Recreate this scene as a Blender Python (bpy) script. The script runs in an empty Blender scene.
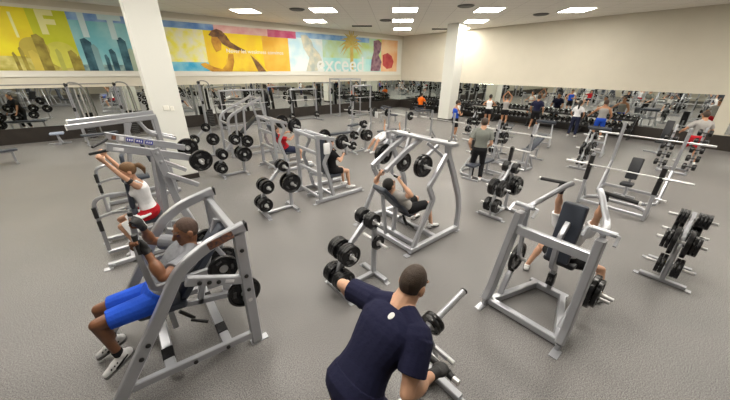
import bpy, bmesh, math, random
from mathutils import Vector as Vc, Matrix as Mx, Quaternion
random.seed(7)
PI = math.pi
COL = bpy.context.scene.collection

# ------------------------------------------------------------------ materials
def mat(name, col, rough=0.5, metal=0.0, bump=0.0, bscale=60.0, vary=0.0, vscale=8.0, spec=0.5, coat=0.0, col2=None):
    m = bpy.data.materials.new(name); m.use_nodes = True
    nt = m.node_tree; b = nt.nodes['Principled BSDF']
    b.inputs['Base Color'].default_value = (*col, 1); b.inputs['Roughness'].default_value = rough
    b.inputs['Metallic'].default_value = metal; b.inputs['Specular IOR Level'].default_value = spec
    b.inputs['Coat Weight'].default_value = coat
    tc = nt.nodes.new('ShaderNodeTexCoord')
    if vary > 0 or col2:
        n = nt.nodes.new('ShaderNodeTexNoise'); n.inputs['Scale'].default_value = vscale; n.inputs['Detail'].default_value = 4
        nt.links.new(tc.outputs['Object'], n.inputs['Vector'])
        r = nt.nodes.new('ShaderNodeValToRGB')
        c2 = col2 or tuple(min(1, c * (1 + vary)) for c in col); c1 = col if col2 else tuple(c * (1 - vary) for c in col)
        r.color_ramp.elements[0].position = 0.35; r.color_ramp.elements[1].position = 0.65
        r.color_ramp.elements[0].color = (*c1, 1); r.color_ramp.elements[1].color = (*c2, 1)
        nt.links.new(n.outputs['Fac'], r.inputs['Fac']); nt.links.new(r.outputs['Color'], b.inputs['Base Color'])
    if bump > 0:
        n2 = nt.nodes.new('ShaderNodeTexNoise'); n2.inputs['Scale'].default_value = bscale; n2.inputs['Detail'].default_value = 3
        bp = nt.nodes.new('ShaderNodeBump'); bp.inputs['Strength'].default_value = bump; bp.inputs['Distance'].default_value = 0.01
        nt.links.new(tc.outputs['Object'], n2.inputs['Vector']); nt.links.new(n2.outputs['Fac'], bp.inputs['Height'])
        nt.links.new(bp.outputs['Normal'], b.inputs['Normal'])
    return m

def emit(name, col, s):
    m = bpy.data.materials.new(name); m.use_nodes = True
    nt = m.node_tree; nt.nodes.remove(nt.nodes['Principled BSDF'])
    e = nt.nodes.new('ShaderNodeEmission'); e.inputs['Color'].default_value = (*col, 1); e.inputs['Strength'].default_value = s
    nt.links.new(e.outputs[0], nt.nodes['Material Output'].inputs[0]); return m

SILVER = mat('silver_paint', (0.42, 0.43, 0.46), 0.30, 0.50, 0, 60, 0.03, 3)
CHROME = mat('chrome', (0.66, 0.66, 0.66), 0.30, 0.55)
STEEL = mat('brushed_steel', (0.45, 0.45, 0.45), 0.35, 0.7)
GREYST = mat('grey_steel', (0.28, 0.275, 0.26), 0.42, 0.5)
BLACK = mat('black_rubber', (0.007, 0.007, 0.008), 0.25, 0, 0.10, 120, spec=0.40)
BLACKM = mat('black_metal', (0.02, 0.02, 0.021), 0.4, 0.3)
GRIP = mat('black_grip', (0.015, 0.015, 0.016), 0.6, 0, 0.3, 150)
MOULD = mat('moulded_lettering', (0.06, 0.06, 0.06), 0.4)
VINYL = mat('slate_vinyl', (0.036, 0.044, 0.062), 0.45, 0, 0.1, 200)
VINYLB = mat('black_vinyl', (0.018, 0.020, 0.025), 0.45, 0, 0.1, 200)
WHITE = mat('white_plastic', (0.78, 0.78, 0.76), 0.5)
TOWEL = mat('white_terry', (0.80, 0.80, 0.80), 0.95, 0, 0.6, 180)
LABELM = mat('sticker_white', (0.7, 0.7, 0.72), 0.5)
STICKD = mat('sticker_dark', (0.05, 0.04, 0.05), 0.4, vary=0.0, col2=(0.25, 0.10, 0.05), vscale=40)
BLUE = mat('sticker_blue', (0.03, 0.04, 0.30), 0.45)

# ------------------------------------------------------------------ mesh builder
def perp(d):
    d = Vc(d).normalized()
    a = Vc((0, 0, 1)) if abs(d.z) < 0.9 else Vc((1, 0, 0))
    x = d.cross(a).normalized(); return x, d.cross(x).normalized()

def fillet(pts, r, n=5):
    P = [Vc(p) for p in pts]; out = [P[0]]
    for i in range(1, len(P) - 1):
        a, b, c = P[i - 1], P[i], P[i + 1]
        d1 = (a - b); d2 = (c - b); l1, l2 = d1.length, d2.length
        t = min(r, l1 * 0.48, l2 * 0.48); d1.normalize(); d2.normalize()
        p0, p1 = b + d1 * t, b + d2 * t
        for k in range(n + 1):
            s = k / n; out.append(p0 * (1 - s) ** 2 + b * 2 * s * (1 - s) + p1 * s * s)
    out.append(P[-1]); return out

class M:
    def __init__(s): s.v = []; s.f = []; s.m = []; s.mi = 0
    def _add(s, vs, fs):
        o = len(s.v); s.v += [Vc(v) for v in vs]; s.f += [[i + o for i in f] for f in fs]; s.m += [s.mi] * len(fs); return s
    def mi_(s, i): s.mi = i; return s
    def rings(s, R, cap=True, loop=False):
        n = len(R[0]); vs = [p for r in R for p in r]; fs = []
        k = len(R)
        for i in range(k if loop else k - 1):
            a = i * n; b = ((i + 1) % k) * n
            for j in range(n):
                j2 = (j + 1) % n; fs.append([a + j, a + j2, b + j2, b + j])
        if cap and not loop:
            fs.append(list(range(n))[::-1]); fs.append([(k - 1) * n + j for j in range(n)])
        return s._add(vs, fs)
    def sweep(s, pts, w, h=None, side=None, shape='rect', n=10, cap=True):
        """tube along pts; rect: w across `side`, h along the other axis; round: radius w"""
        P = [Vc(p) for p in pts]; R = []
        prev = None
        for i, p in enumerate(P):
            if i == 0: d = P[1] - P[0]; sc = 1
            elif i == len(P) - 1: d = P[-1] - P[-2]; sc = 1
            else:
                d1 = (P[i] - P[i - 1]).normalized(); d2 = (P[i + 1] - P[i]).normalized(); d = d1 + d2
                sc = 1 / max(0.5, math.sqrt(max(0.05, (1 + d1.dot(d2)) / 2)))
            d.normalize()
            if side is not None:
                x = Vc(side) - d * Vc(side).dot(d)
                x = x.normalized() if x.length > 1e-4 else perp(d)[0]
                y = d.cross(x).normalized()
            elif prev is None: x, y = perp(d)
            else:
                x = prev - d * prev.dot(d); x = x.normalized() if x.length > 1e-4 else perp(d)[0]; y = d.cross(x).normalized()
            prev = x
            if shape == 'round':
                R.append([p + x * math.cos(2 * PI * k / n) * w + y * math.sin(2 * PI * k / n) * w * 1 for k in range(n)])
            else:
                a, b = w / 2, (h or w) / 2; c = min(a, b) * 0.28
                q = [(a - c, b), (a, b - c), (a, -b + c), (a - c, -b), (-a + c, -b), (-a, -b + c), (-a, b - c), (-a + c, b)]
                R.append([p + x * u + y * v * sc for u, v in q])
        return s.rings(R, cap)
    def bar(s, p, q, w, h=None, side=None): return s.sweep([p, q], w, h, side)
    def path(s, pts, w, h=None, side=None, r=0.08, n=4): return s.sweep(fillet(pts, r, n), w, h, side)
    def rod(s, p, q, r, n=12): return s.sweep([p, q], r, shape='round', n=n)
    def tube(s, pts, r, fr=0.08, n=10, k=5): return s.sweep(fillet(pts, fr, k), r, shape='round', n=n)
    def lathe(s, prof, p, ax, n=20):
        ax = Vc(ax).normalized(); x, y = perp(ax); p = Vc(p)
        return s.rings([[p + ax * t + (x * math.cos(2 * PI * k / n) + y * math.sin(2 * PI * k / n)) * max(r, 1e-4) for k in range(n)] for r, t in prof])
    def box(s, c, sz, rz=0.0, bev=0.0):
        c = Vc(c); a, b, h = sz[0] / 2, sz[1] / 2, sz[2] / 2
        return s.pad(c, sz, rz, max(bev, 0.002), flat=True)
    def pad(s, c, sz, rz=0.0, r=0.03, X=None, Z=None, flat=False, corner=None):
        """cushion: rounded slab, sz = (length x, width y, thickness z); X, Z give its long axis and normal"""
        c = Vc(c)
        if X is None: X = Vc((math.cos(rz), math.sin(rz), 0)); Z = Vc((0, 0, 1))
        X = Vc(X).normalized(); Z = Vc(Z if Z is not None else (0, 0, 1)); Z = (Z - X * Z.dot(X)).normalized(); Y = Z.cross(X)
        a, b, t = sz[0] / 2, sz[1] / 2, sz[2] / 2; r = min(r, t * 0.98, a * 0.9, b * 0.9)
        cr = corner if corner is not None else (r if flat else max(r, min(a, b) * 0.25)); cr = max(cr, r * 1.01)
        layers = [(-t, r)] + [(-t + r - r * math.cos(q), r - r * math.sin(q)) for q in ((PI / 4, PI / 2) if not flat else (PI / 2,))]
        layers = layers + [(-z, i) for z, i in layers[::-1]]
        R = []
        ns = 1 if flat and cr < 0.02 else 3
        for z, ins in layers:
            ring = []
            for qx, qy, a0 in ((1, 1, 0), (-1, 1, PI / 2), (-1, -1, PI), (1, -1, 1.5 * PI)):
                for k in range(ns + 1):
                    an = a0 + k / ns * PI / 2; rr = max(cr - ins, 0.0005)
                    ring.append(c + X * (qx * (a - cr) + math.cos(an) * rr) + Y * (qy * (b - cr) + math.sin(an) * rr) + Z * z)
            R.append(ring)
        return s.rings(R)
    def cap(s, p, q, r1, r2=None, n=14, flat=False):
        """tapered limb with rounded ends (flat=True: square ends)"""
        r2 = r1 if r2 is None else r2; p, q = Vc(p), Vc(q); d = q - p; L = d.length; d.normalize(); x, y = perp(d); st = []
        if flat: st = [(0, r1), (L, r2)]
        else:
            st = [(-r1 * math.cos(a), r1 * math.sin(a)) for a in (0.12, 0.5, 1.0)] + [(0, r1), (L * .5, (r1 + r2) / 2), (L, r2)] + [(L + r2 * math.cos(a), r2 * math.sin(a)) for a in (1.0, 0.5, 0.12)]
        return s.rings([[p + d * t + (x * math.cos(2 * PI * k / n) + y * math.sin(2 * PI * k / n)) * r for k in range(n)] for t, r in st])
    def ell(s, c, rad, ax=None, n=16, m=10):
        c = Vc(c); X, Y, Z = ax or (Vc((1, 0, 0)), Vc((0, 1, 0)), Vc((0, 0, 1)))
        R = []
        for i in range(m + 1):
            t = PI * (0.02 + 0.96 * i / m)
            R.append([c + X * rad[0] * math.sin(t) * math.cos(2 * PI * k / n) + Y * rad[1] * math.sin(t) * math.sin(2 * PI * k / n) - Z * rad[2] * math.cos(t) for k in range(n)])
        return s.rings(R)
    def poly(s, pts, nrm, th):
        P = [Vc(p) for p in pts]; o = Vc(nrm).normalized() * th
        return s.rings([P, [p + o for p in P]])
    def mesh(s, name, mats, org=(0, 0, 0), ang=35):
        me = bpy.data.meshes.new(name); o = Vc(org)
        me.from_pydata([tuple(v - o) for v in s.v], [], s.f)
        ms = mats if isinstance(mats, (list, tuple)) else [mats]
        for m in ms: me.materials.append(m)
        if len(ms) > 1: me.polygons.foreach_set('material_index', s.m)
        bm = bmesh.new(); bm.from_mesh(me); bmesh.ops.recalc_face_normals(bm, faces=bm.faces); bm.to_mesh(me); bm.free()
        me.polygons.foreach_set('use_smooth', [True] * len(me.polygons))
        me.set_sharp_from_angle(angle=math.radians(ang)); return me

def link(name, me, parent=None):
    o = bpy.data.objects.new(name, me); COL.objects.link(o)
    if parent is not None: o.parent = parent
    return o
def tag(o, label=None, cat=None, group=None, kind=None):
    for k, v in (('label', label), ('category', cat), ('group', group), ('kind', kind)):
        if v: o[k] = v
    return o
def solo(name, mb, mats, label, cat, group=None, org=None, ang=35):
    """a thing that is one mesh, its origin at org"""
    if org is None:
        n = len(mb.v); org = Vc((sum(v.x for v in mb.v) / n, sum(v.y for v in mb.v) / n, min(v.z for v in mb.v)))
    o = link(name, mb.mesh(name, mats, org, ang)); o.location = org; return tag(o, label, cat, group)
def struct(name, mb, mats, org=(0, 0, 0), parent=None):
    o = link(name, mb.mesh(name, mats, org), parent)
    if parent is None: o.location = org
    o['kind'] = 'structure'; return o

class T:
    """a thing: an Empty at its base; parts are built in world metres and parented to it"""
    def __init__(s, name, loc, label, cat, group=None):
        s.o = bpy.data.objects.new(name, None); COL.objects.link(s.o); s.o.empty_display_size = 0.1
        s.loc = Vc(loc); s.o.location = s.loc; tag(s.o, label, cat, group)
    def p(s, name, mb, mats=None, par=None, label=None, ang=35):
        o = link(name, mb.mesh(name, mats or SILVER, s.loc, ang), par or s.o)
        if label: o['label'] = label
        return o
def copy_tree(o, parent=None):
    c = o.copy(); COL.objects.link(c)
    if parent is not None: c.parent = parent
    for ch in list(o.children): copy_tree(ch, c)
    return c
def dup(o, loc, rz=None, label=None, group=None):
    c = copy_tree(o); c.location = loc
    if rz is not None: c.rotation_euler = (0, 0, rz)
    return tag(c, label, None, group)

def bolt(mb, p, ax, r=0.018): return mb.lathe([(r, -0.002), (r, 0.008), (r * 0.7, 0.014), (0.0, 0.015)], p, ax, 10)
def foot(mb, p, sx=0.10, sy=0.07): return mb.box(Vc(p) + Vc((0, 0, 0.006)), (sx, sy, 0.012))

# ------------------------------------------------------------------ weights: every plate, dumbbell and bar is a thing
_pm = {}
def plate_mesh(r, t):
    k = (r, t)
    if k not in _pm:
        mb = M(); h = t / 2
        mb.lathe([(0.028, -h * .9), (r * 0.32, -h * .9), (r * 0.36, -h * 0.45), (r * 0.80, -h * 0.45), (r * 0.86, -h), (r * .97, -h), (r, -h * .7), (r, h * .7), (r * .97, h), (r * 0.86, h), (r * 0.80, h * 0.45), (r * 0.36, h * 0.45), (r * 0.32, h * .9), (0.028, h * .9)], (0, 0, 0), (0, 1, 0), 28)
        mb.mi_(1)
        for sgn in (-1, 1):
            mb.lathe([(0.030, 0), (0.046, 0.0), (0.044, 0.004), (0.030, 0.004)], (0, sgn * h * .9, 0), (0, sgn, 0), 16)
        if r > 0.15:                                                   # three moulded grips
            for k2 in range(3):
                a = 2 * PI * k2 / 3 + 0.5
                for sgn in (-1, 1):
                    c = Vc((math.cos(a) * r * .58, sgn * h * .46, math.sin(a) * r * .58)); tx = Vc((-math.sin(a), 0, math.cos(a)))
                    mb.mi_(2).pad(c, (r * .42, r * .17, 0.006), X=tx, Z=(0, sgn, 0), r=0.002)
        _pm[k] = mb.mesh('weight_plate', [BLACK, STEEL, MOULD])
    return _pm[k]
def plate(c, ax, r, t, label, group):
    o = link('weight_plate', plate_mesh(r, t)); o.location = c
    q = Vc((0, 1, 0)).rotation_difference(Vc(ax)); o.rotation_mode = 'QUATERNION'
    o.rotation_quaternion = q @ Quaternion((0, 1, 0), random.uniform(0, 6))
    return tag(o, label, 'weight plate', group)
def plates(p, ax, specs, label, group, gap=0.003):
    """plates threaded outward along ax from p; specs = [(radius, thickness), ...]"""
    p = Vc(p); ax = Vc(ax).normalized(); t0 = 0
    for r, t in specs:
        plate(p + ax * (t0 + t / 2), ax, r, t, label, group); t0 += t + gap
    return p + ax * t0
P45, P35, P25, P10, P5 = (0.222, 0.055), (0.185, 0.05), (0.155, 0.045), (0.118, 0.035), (0.09, 0.028)
# ------------------------------------------------------------------ people
def blend(mb, vox, smooth=4, fac=0.5):
    """overlapping volumes -> one continuous surface"""
    me = bpy.data.meshes.new('tmp'); me.from_pydata([tuple(v) for v in mb.v], [], mb.f)
    bm = bmesh.new(); bm.from_mesh(me); bmesh.ops.recalc_face_normals(bm, faces=bm.faces); bm.to_mesh(me); bm.free()
    o = bpy.data.objects.new('tmp', me); COL.objects.link(o)
    r = o.modifiers.new('r', 'REMESH'); r.mode = 'VOXEL'; r.voxel_size = vox; r.use_smooth_shade = True
    s = o.modifiers.new('s', 'SMOOTH'); s.factor = fac; s.iterations = smooth
    dg = bpy.context.evaluated_depsgraph_get()
    out = bpy.data.meshes.new_from_object(o.evaluated_get(dg))
    bpy.data.objects.remove(o); bpy.data.meshes.remove(me)
    return out
def cut(me, p, n):
    """keep what lies on the n side of the plane at p"""
    bm = bmesh.new(); bm.from_mesh(me)
    g = bm.verts[:] + bm.edges[:] + bm.faces[:]
    r = bmesh.ops.bisect_plane(bm, geom=g, plane_co=p, plane_no=n, clear_inner=True)
    e = [x for x in r['geom_cut'] if isinstance(x, bmesh.types.BMEdge)]
    bmesh.ops.holes_fill(bm, edges=e); bm.to_mesh(me); bm.free(); return me

def ik(a, b, l1, l2, hint):
    d = b - a; L = min(d.length, (l1 + l2) * 0.998); d.normalize(); L = max(L, abs(l1 - l2) * 1.05)
    x = (l1 * l1 - l2 * l2 + L * L) / (2 * L); h = math.sqrt(max(0, l1 * l1 - x * x))
    k = Vc(hint) - d * Vc(hint).dot(d); k = k.normalized() if k.length > 1e-4 else perp(d)[0]
    return a + d * x + k * h, a + d * L

SKIN_L = mat('skin_fair', (0.60, 0.34, 0.22), 0.5, 0, 0.05, 300, 0.06, 20)
SKIN_T = mat('skin_tan', (0.47, 0.235, 0.13), 0.5, 0, 0.05, 300, 0.06, 20)
SKIN_D = mat('skin_brown', (0.20, 0.085, 0.042), 0.42, 0, 0.05, 300, 0.06, 20)
HAIR_K = mat('hair_black', (0.012, 0.010, 0.009), 0.6, 0, 0.6, 220)
HAIR_B = mat('hair_brown', (0.045, 0.026, 0.015), 0.6, 0, 0.6, 220)
HAIR_S = mat('hair_shaved', (0.07, 0.04, 0.028), 0.75, 0, 0.3, 320)
HAIR_F = mat('hair_light_brown', (0.16, 0.085, 0.035), 0.55, 0, 0.6, 160)
LIPS = mat('lips', (0.28, 0.09, 0.07), 0.5)
EYEM = mat('eye', (0.02, 0.015, 0.012), 0.25)
def cloth(n, c, r=0.9): return mat(n, c, r, 0, 0.35, 38, 0.05, 10, spec=0.25)
C_NAVY = cloth('cloth_navy', (0.012, 0.013, 0.040)); C_GREY = cloth('cloth_grey', (0.20, 0.205, 0.225)); C_BLUE = cloth('cloth_blue', (0.02, 0.09, 0.58))
C_WHITE = cloth('cloth_white', (0.80, 0.80, 0.82)); C_RED = cloth('cloth_red', (0.48, 0.015, 0.025)); C_BLACK = cloth('cloth_black', (0.012, 0.012, 0.014))
C_GRN = cloth('cloth_grey_green', (0.19, 0.20, 0.18)); C_ORANGE = cloth('cloth_orange', (0.85, 0.16, 0.01)); C_TAN = cloth('cloth_light_grey', (0.36, 0.345, 0.33))
C_DKBLUE = cloth('cloth_dark_blue', (0.018, 0.022, 0.05)); C_SHOE = mat('shoe_white', (0.72, 0.72, 0.72), 0.5); C_SOLE = mat('shoe_sole', (0.10, 0.10, 0.10), 0.7)

def person(label, loc, yaw=0, h=1.76, fem=False, pelvis=(0, 0, 0.92), u1=(0, 0, 1), u2=None, fwd=(1, 0, 0), look=(1, 0, 0), hup=None,
           hands=None, feet=None, shirt=('tee', C_GREY), short=(0.55, C_BLACK), shoe=C_SHOE, hair=('short', HAIR_B), skin=SKIN_L, vox=0.014,
           mus=1.0, sock=None, twist=0.0, gloves=None, extra=None, short2=None, bulk=1.0, hs=1.07):
    rot = Mx.Rotation(yaw, 3, 'Z'); L0 = Vc(loc); k = h / 1.76
    W = lambda v: rot @ Vc(v) + L0
    D = lambda v: (rot @ Vc(v)).normalized()
    P = W(pelvis); t = T('person', (P.x, P.y, 0), label, 'person'); B0 = t.loc
    a = D(u1); b = D(u2 or u1); f = D(fwd); f = (f - a * f.dot(a)).normalized(); l = a.cross(f)
    fb = (f - b * f.dot(b)).normalized(); lb = b.cross(fb)
    if twist:
        q = Mx.Rotation(twist, 3, b); lb = q @ lb; fb = q @ fb
    S = 0.165 * k if fem else 0.19 * k * bulk
    mid = P + a * 0.22 * k; ch = mid + b * 0.20 * k; N = mid + b * 0.315 * k
    # torso rings: centre, half width, half depth, frame
    wf = 0.88 if fem else 1.0
    def torso(g=0.0, lo=-0.10, hi=9, thin=0.0):
        R = []
        prof = [(-0.11, .085, .070), (-0.06, .150, .100), (0.0, .172 if not fem else .178, .118), (0.08, .160, .112), (0.16, .142 * wf, .102), (0.22, .140 * wf, .102),
                (0.30, .160 * wf, .112), (0.38, .176 * wf, .122), (0.44, .182 * wf, .115), (0.50, (.170 - thin) * wf, .092), (0.535, (.120 - thin * .6) * wf, .072), (0.56, .066, .060)]
        for z, aa, bb in prof:
            if z < lo - 1e-6 or z > hi + 1e-6: continue
            aa = aa * (bulk if z > .1 else 1 + (bulk - 1) * .6); bb = bb * (1 + (bulk - 1) * .6)
            if z <= 0.22: c, X, Y = P + a * z * k, l, f
            else: c, X, Y = mid + b * (z - 0.22) * k, lb, fb
            if z in (0.16, 0.22): X = (l + lb).normalized(); Y = (f + fb).normalized()
            if z == 0.0 or z == -0.06: c = c - f * 0.012 * k
            R.append([c + X * (aa * k + g) * (abs(math.cos(q)) ** .85 * (1 if math.cos(q) >= 0 else -1)) + Y * (bb * k + g) * (abs(math.sin(q)) ** .85 * (1 if math.sin(q) >= 0 else -1)) for q in [2 * PI * i / 20 for i in range(20)]])
        return R
    body = M(); body.rings(torso())
    if fem:
        for sg in (-1, 1): body.ell(mid + b * 0.155 * k + fb * 0.085 * k + lb * sg * 0.07 * k, (0.06 * k,) * 3)
    # head
    hf = D(look); hu = Vc(hup) if hup else Vc((0, 0, 1)) * 0.5 + b * 0.5
    hu = (hu - hf * hu.dot(hf)).normalized(); hl = hu.cross(hf)
    kh = k * hs
    H = N + b * 0.075 * kh + hu * 0.105 * kh + hf * 0.028 * kh; ax = (hf, hl, hu)
    body.ell(H + hu * .018 * kh - hf * .008 * kh, (.098 * kh, .076 * kh, .108 * kh), ax)
    body.ell(H - hu * .045 * kh + hf * .020 * kh, (.072 * kh, .062 * kh, .078 * kh), ax)
    body.ell(H - hu * .098 * kh + hf * .062 * kh, (.026 * kh, .030 * kh, .022 * kh), ax, 10, 6)
    body.cap(H + hf * .088 * kh + hu * .010 * kh, H + hf * .108 * kh - hu * .032 * kh, .010 * kh, .017 * kh, 8)
    body.cap(H + hf * .082 * kh + hu * .026 * kh + hl * .045 * kh, H + hf * .082 * kh + hu * .026 * kh - hl * .045 * kh, .014 * kh, .014 * kh, 8)
    body.cap(H + hf * .078 * kh - hu * .066 * kh + hl * .022 * kh, H + hf * .078 * kh - hu * .066 * kh - hl * .022 * kh, .013 * kh, .013 * kh, 8)
    for sg in (-1, 1): body.ell(H + hl * sg * .080 * kh - hf * .012 * kh - hu * .010 * kh, (.024 * kh, .011 * kh, .036 * kh), ax, 10, 6)
    nr = (.050 if fem else .062 * (1 + (mus - 1) * .8)) * k
    body.cap(N - b * .03 * k, H - hu * .06 * k - hf * .015 * k, nr * 1.15, nr * .95)
    if not fem:
        for sg in (-1, 1): body.cap(N + b * .025 * k + lb * sg * .04 * k, mid + b * 0.265 * k + lb * sg * S * .85, .055 * k * mus, .05 * k)
    la, lf = 0.295 * k, 0.262 * k
    J = {}
    mB = mus * (0.82 if fem else 1.0)
    for sd, sg in (('L', 1), ('R', -1)):
        sh = mid + b * 0.262 * k + lb * sg * S
        hs = (hands or {}).get(sd)
        if not hs: hs = dict(at=(pelvis[0] + .05, pelvis[1] + sg * .30, pelvis[2] - .05), hint=(-1, sg * .3, 0))
        tg = W(hs['at']); hint = D(hs.get('hint', (-0.3, sg, -0.5)))
        wr = tg; el, wr = ik(sh, tg, la, lf, hint)
        dr = D(hs['dir']) if 'dir' in hs else (wr - el).normalized()
        grip = 'grip' in hs
        if grip:
            g = D(hs['grip']); g = (g - dr * g.dot(dr)).normalized(); pn = dr.cross(g)
            if 'palm' in hs and pn.dot(D(hs['palm'])) < 0: pn = -pn
            wr = tg - dr * .085 * k - pn * .028 * k
            el, wr = ik(sh, wr, la, lf, hint)
        else:
            pn = D(hs.get('palm', (0, -sg, 0))); pn = (pn - dr * pn.dot(dr)).normalized(); g = dr.cross(pn)
        # shoulder cap, upper arm, forearm
        body.cap(sh - lb * sg * .03, sh + (el - sh) * .18, .062 * k * mB, .056 * k * mB)
        body.cap(sh, el, .050 * k * mB, .038 * k * (mB + 1) / 2)
        body.ell(sh + (el - sh) * .5, (.052 * k * mB, .050 * k * mB, .11 * k), (perp(el - sh)[0], perp(el - sh)[1], (el - sh).normalized()))
        body.cap(el, wr, .038 * k * (mB + 1) / 2, .027 * k)
        body.ell(el + (wr - el) * .3, (.044 * k * mB, .042 * k * mB, .10 * k), (perp(wr - el)[0], perp(wr - el)[1], (wr - el).normalized()))
        # hand: palm, four fingers of different lengths, thumb from the side of the palm
        hd = M(); th = dr.cross(pn) if sd == 'R' else pn.cross(dr)
        pc = wr + dr * .048 * k
        hd.ell(pc, (.052 * k, .041 * k, .0175 * k), (dr, th, pn), 14, 8); hd.cap(wr - dr * .02, wr + dr * .03, .027 * k, .028 * k)
        ang = (0.95, 1.35, 1.1) if grip else (0.3, 0.35, 0.25)
        for i, (o_, ln) in enumerate(((.030, .92), (.010, 1.0), (-.010, .94), (-.029, .76))):
            q = pc + dr * (.044 - .004 * abs(i - 1)) * k + th * o_ * k; an = 0
            for j, s in enumerate((.043, .027, .022)):
                an += ang[j] * (1 if j or grip else .8); q2 = q + (dr * math.cos(an) + pn * math.sin(an)) * s * ln * k
                hd.cap(q, q2, (.0098 - j * .0008) * k, (.0090 - j * .0008) * k, 8); q = q2
        q = pc - dr * .020 * k + th * .030 * k
        if grip: seg = ((dr * .45 + th * .45 + pn * .75), (dr * .25 - th * .3 + pn * .6 + dr * .5))
        else: seg = ((dr * .7 + th * .7 + pn * .25), (dr * .9 + th * .25 + pn * .3))
        for j, s in enumerate((.045, .034)):
            q2 = q + seg[j].normalized() * s * k; hd.cap(q, q2, (.0125 - j * .002) * k, (.0105 - j * .002) * k, 8); q = q2
        body._add(hd.v, hd.f); J[sd] = dict(sh=sh, el=el, wr=wr, dr=dr, pn=pn, th=th, pc=pc, hand=hd)
        # leg
        hp = P + l * sg * .092 * k - a * .015 * k
        fs = (feet or {}).get(sd) or dict(at=(0, sg * .12, .08))
        an_t = W(fs['at']); kn, an = ik(hp, an_t, .435 * k, .425 * k, D(fs.get('hint', (1, sg * .1, 0))))
        toe = D(fs.get('toe', (1, sg * .2, 0))); fu = D(fs.get('up', (0, 0, 1))); fu = (fu - toe * fu.dot(toe)).normalized()
        body.cap(hp, kn, .088 * k * (mus + 1) / 2, .054 * k); body.cap(kn, an, .052 * k, .034 * k)
        sx, sy = perp(an - kn); back = -(toe - (an - kn).normalized() * toe.dot((an - kn).normalized())).normalized()
        body.ell(kn + (an - kn) * .30 + back * .014 * k, (.054 * k, .054 * k, .13 * k), (sx, sy, (an - kn).normalized()))
        body.cap(an - toe * .035 * k - fu * .045 * k, an + toe * .15 * k - fu * .055 * k, .030 * k, .024 * k)
        J[sd].update(hp=hp, kn=kn, an=an, toe=toe, fu=fu)
    me = blend(body, vox, 3); t_body = None
    for m in (skin, hair[1], LIPS, EYEM): me.materials.append(m)
    for p in me.polygons:
        d = p.center - H
        x, y, z = d.dot(hf) / kh, d.dot(hl) / kh, d.dot(hu) / kh
        if x > .05 and abs(y) < .07 and abs(z) < .12:
            if .030 < z < .041 and .016 < abs(y) < .052: p.material_index = 1
            elif .003 < z < .017 and .021 < abs(y) < .044: p.material_index = 3
            elif -.074 < z < -.058 and abs(y) < .025: p.material_index = 2
    me.transform(Mx.Translation(-B0)); link('body', me, t.o)
    def put(nm, mb, m, vx=None, sm=3, cuts=(), lab=None):
        e = blend(mb, vx or vox, sm); e.materials.append(m)
        for c in cuts: cut(e, *c)
        e.transform(Mx.Translation(-B0)); o = link(nm, e, t.o)
        if lab: o['label'] = lab
        return o
    # ---- clothing
    if shirt:
        kind, sm_ = shirt; s = M(); g = .013 * k
        s.rings(torso(g, -0.06 if kind != 'tank' else 0.0, 0.535 if kind == 'tee' else 0.50, 0.0 if kind == 'tee' else .035))
        if fem:
            for sg in (-1, 1): s.ell(mid + b * 0.155 * k + fb * 0.088 * k + lb * sg * 0.07 * k, (0.068 * k,) * 3)
        for sd, sg in (('L', 1), ('R', -1)):
            j = J[sd]
            if kind == 'tee':
                if sg > 0: s.cap(N - b * .05 * k, N + b * .022 * k, .088 * k * (mus + 1) / 2, .070 * k * (mus + 1) / 2 if not fem else .058 * k, flat=True)
                s.cap(N + b * .012 * k + lb * sg * .05 * k, j['sh'] - b * .005, .060 * k * mus, .062 * k * mB)
                s.cap(j['sh'] - lb * sg * .02, j['sh'] + (j['el'] - j['sh']) * .25, .074 * k * mB, .070 * k * mB)
                s.cap(j['sh'], j['sh'] + (j['el'] - j['sh']) * .66, .068 * k * mB, .068 * k * mB, flat=True)
            else:
                s.cap(N - b * .045 * k + lb * sg * .085 * k + fb * .03 * k, N + b * .022 * k + lb * sg * .085 * k, .030 * k, .026 * k)
                s.cap(N - b * .045 * k + lb * sg * .085 * k - fb * .05 * k, N + b * .022 * k + lb * sg * .085 * k, .030 * k, .026 * k)
        put('shirt', s, sm_, sm=2)
    if short:
        fr, sm_ = short; s = M(); s.rings(torso(.020 * k, -0.11, 0.08))
        for sd in 'LR':
            j = J[sd]; full = fr > 1
            if full:
                s.cap(j['hp'], j['kn'], .108 * k, .074 * k); e = j['kn'] + (j['an'] - j['kn']) * (fr - 1); s.cap(j['kn'], e, .074 * k, .060 * k, flat=True)
            else: s.cap(j['hp'], j['hp'] + (j['kn'] - j['hp']) * .2, .110 * k, .105 * k); s.cap(j['hp'], j['hp'] + (j['kn'] - j['hp']) * fr, .110 * k, .090 * k, flat=True)
        put('trousers' if fr > 1 else 'shorts', s, sm_, sm=2)
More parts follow.
